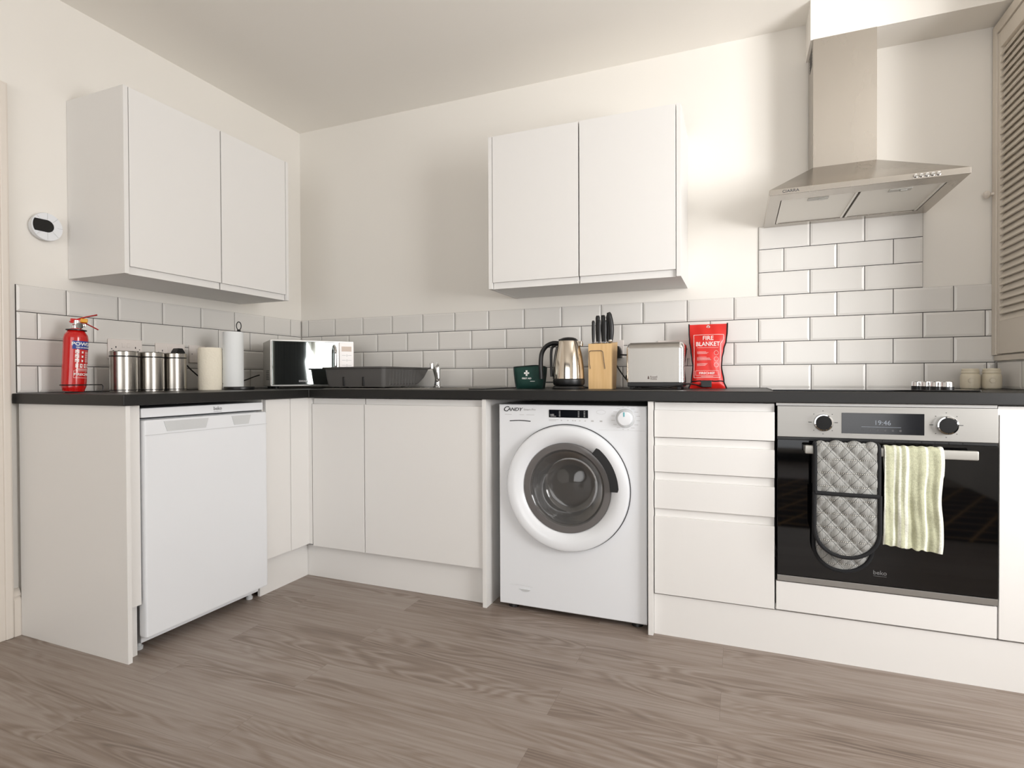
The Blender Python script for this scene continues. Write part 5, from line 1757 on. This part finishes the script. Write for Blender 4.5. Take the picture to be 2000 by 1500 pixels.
ptext('BLANKET', 0.0265, -0.003, 0.1935, bold=0.01, sx=0.88)
ptext('FIRECHIEF', 0.0135, -0.006, 0.0655, bold=0.012, sx=1.08)
fr_ = [(-0.062, 0.236), (0.062, 0.236), (0.060, 0.212), (0.049, 0.195), (0.048, 0.048), (-0.060, 0.046), (-0.060, 0.17), (-0.062, 0.236)]
for a, b_ in zip(fr_, fr_[1:]): pline(a, b_)
fr_ = [(-0.053, 0.077), (0.042, 0.077), (0.042, 0.056), (-0.053, 0.056), (-0.053, 0.077)]
for a, b_ in zip(fr_, fr_[1:]): pline(a, b_, 0.0005)
for z, x1_ in ((0.178, 0.04), (0.160, -0.01), (0.156, 0.0), (0.152, -0.005), (0.136, -0.008), (0.132, 0.006), (0.128, 0.008), (0.124, 0.012), (0.108, -0.004), (0.104, -0.008), (0.1, -0.012), (0.0515, 0.02)):
    pline((-0.047 if z > 0.06 else -0.03, z), (x1_, z), 0.0006)
for z in (0.155, 0.128, 0.102):
    for k in range(8):
        a, b_ = 2 * PI * k / 8, 2 * PI * (k + 1) / 8
        pline((0.032 + 0.009 * math.cos(a), z + 0.010 * math.sin(a)), (0.032 + 0.009 * math.cos(b_), z + 0.010 * math.sin(b_)), 0.0006, 2)
obj('white_print', bm, M['lettering'], po)
bm = bmesh.new()
add_lathe(bm, [(0.003, 0.0), (0.003, 0.002), (0.0075, 0.002), (0.008, 0.0)], mx=TB @ Matrix.Translation((-0.002, blanket_y(0, 0.272) + 0.001, 0.272)) @ ROTY, seg=24)
obj('eyelet', bm, M['chrome'], t)

# ================================================================== hob, jars
t = thing('hob', 'black glass hob set in the worktop under the cooker hood', 'hob', (2.89, -0.3, Z0))
bm = bmesh.new()
add_box(bm, 2.600, 3.182, -0.565, -0.055, Z0 + 0.0004, Z0 + 0.006, bev=0.0015)
gl = obj('glass_top', bm, M['blackgloss'], t)
bm = bmesh.new()
for x, y, r_ in ((2.74, -0.42, 0.09), (2.74, -0.19, 0.075), (2.96, -0.42, 0.075), (2.96, -0.19, 0.09)):
    add_lathe(bm, [(r_ - 0.001, 0.0062), (r_, 0.0062)], (x, y, Z0), 64)
obj('ring_marks', bm, M['greyprint'], gl)
for k, (x, y) in enumerate(((3.105, -0.215), (3.118, -0.275), (3.131, -0.335), (3.143, -0.40))):
    bm = bmesh.new()
    add_lathe(bm, [(0.019, 0.006), (0.019, 0.014), (0, 0.014)], (x, y, Z0), 32)
    kb = obj('control_knob', bm, M['black'], t)
    bm = bmesh.new()
    add_lathe(bm, [(0.0195, 0.014), (0.0185, 0.029), (0.017, 0.031), (0, 0.031)], (x, y, Z0), 32)
    obj('knob_cap', bm, M['chrome'], kb)
for lab, x, y in (('cream ceramic jar nearer the hob knobs, left one of the pair', 3.2945, -0.115), ('cream ceramic jar against the right-hand wall, right one of the pair', 3.3585, -0.115)):
    t = thing('ceramic_jar', lab, 'jar', (x, y, Z0), group='cream ceramic jars')
    bm = bmesh.new()
    add_lathe(bm, [(0, 0.0005), (0.025, 0.0005), (0.029, 0.005), (0.0305, 0.015), (0.0305, 0.048), (0.028, 0.056), (0.0245, 0.060)], (0, 0, 0), 40)
    bd = obj('body', bm, M['cream'], t, local=True)
    bm = bmesh.new()
    add_lathe(bm, [(0.0245, 0.0595), (0.027, 0.0605), (0.0275, 0.066), (0.026, 0.069), (0.0265, 0.074), (0.024, 0.0775), (0, 0.078)], (0, 0, 0), 40)
    obj('lid', bm, M['cream'], t, local=True)
    bm = bmesh.new()
    add_tube(bm, [(-0.006 + 0.009 * math.cos(a), -0.0300 , 0.034 + 0.009 * math.sin(a)) for a in [2 * PI * k / 20 for k in range(20)]], 0.001, 6, closed=True)
    obj('embossed_ring', bm, M['cream'], bd, local=True)

# rug behind the photographer, seen only as a reflection in the oven door
bm = bmesh.new(); add_box(bm, 1.9, 4.3, -4.3, -2.45, 0.0003, 0.008, bev=0.002)
tag(obj('rug', bm, M['rug']), 'black rug with thin gold hexagon lines, reflected in the oven door', 'rug')

# dark curtain beside the side window, added unseen for a dark microwave reflection
bm = bmesh.new()
t_ = bmesh.new()
cols = []
for j in range(81):
    y = -2.80 + 0.42 * j / 80
    x = 4.22 + 0.028 * math.sin(j * 0.95) + 0.008 * math.sin(j * 2.3)
    cols.append((t_.verts.new((x, y, 0.03)), t_.verts.new((x * 0.999 + 0.003, y, 2.35))))
for a, b_ in zip(cols, cols[1:]): t_.faces.new((a[0], b_[0], b_[1], a[1]))
merge(bm, t_)
o = obj('backdrop', bm, M['black_cloth'])
sd = o.modifiers.new('thick', 'SOLIDIFY'); sd.thickness = 0.003
tag(o, 'unseen black floor-length curtain beside the side window, reflected in the microwave door', 'backdrop')
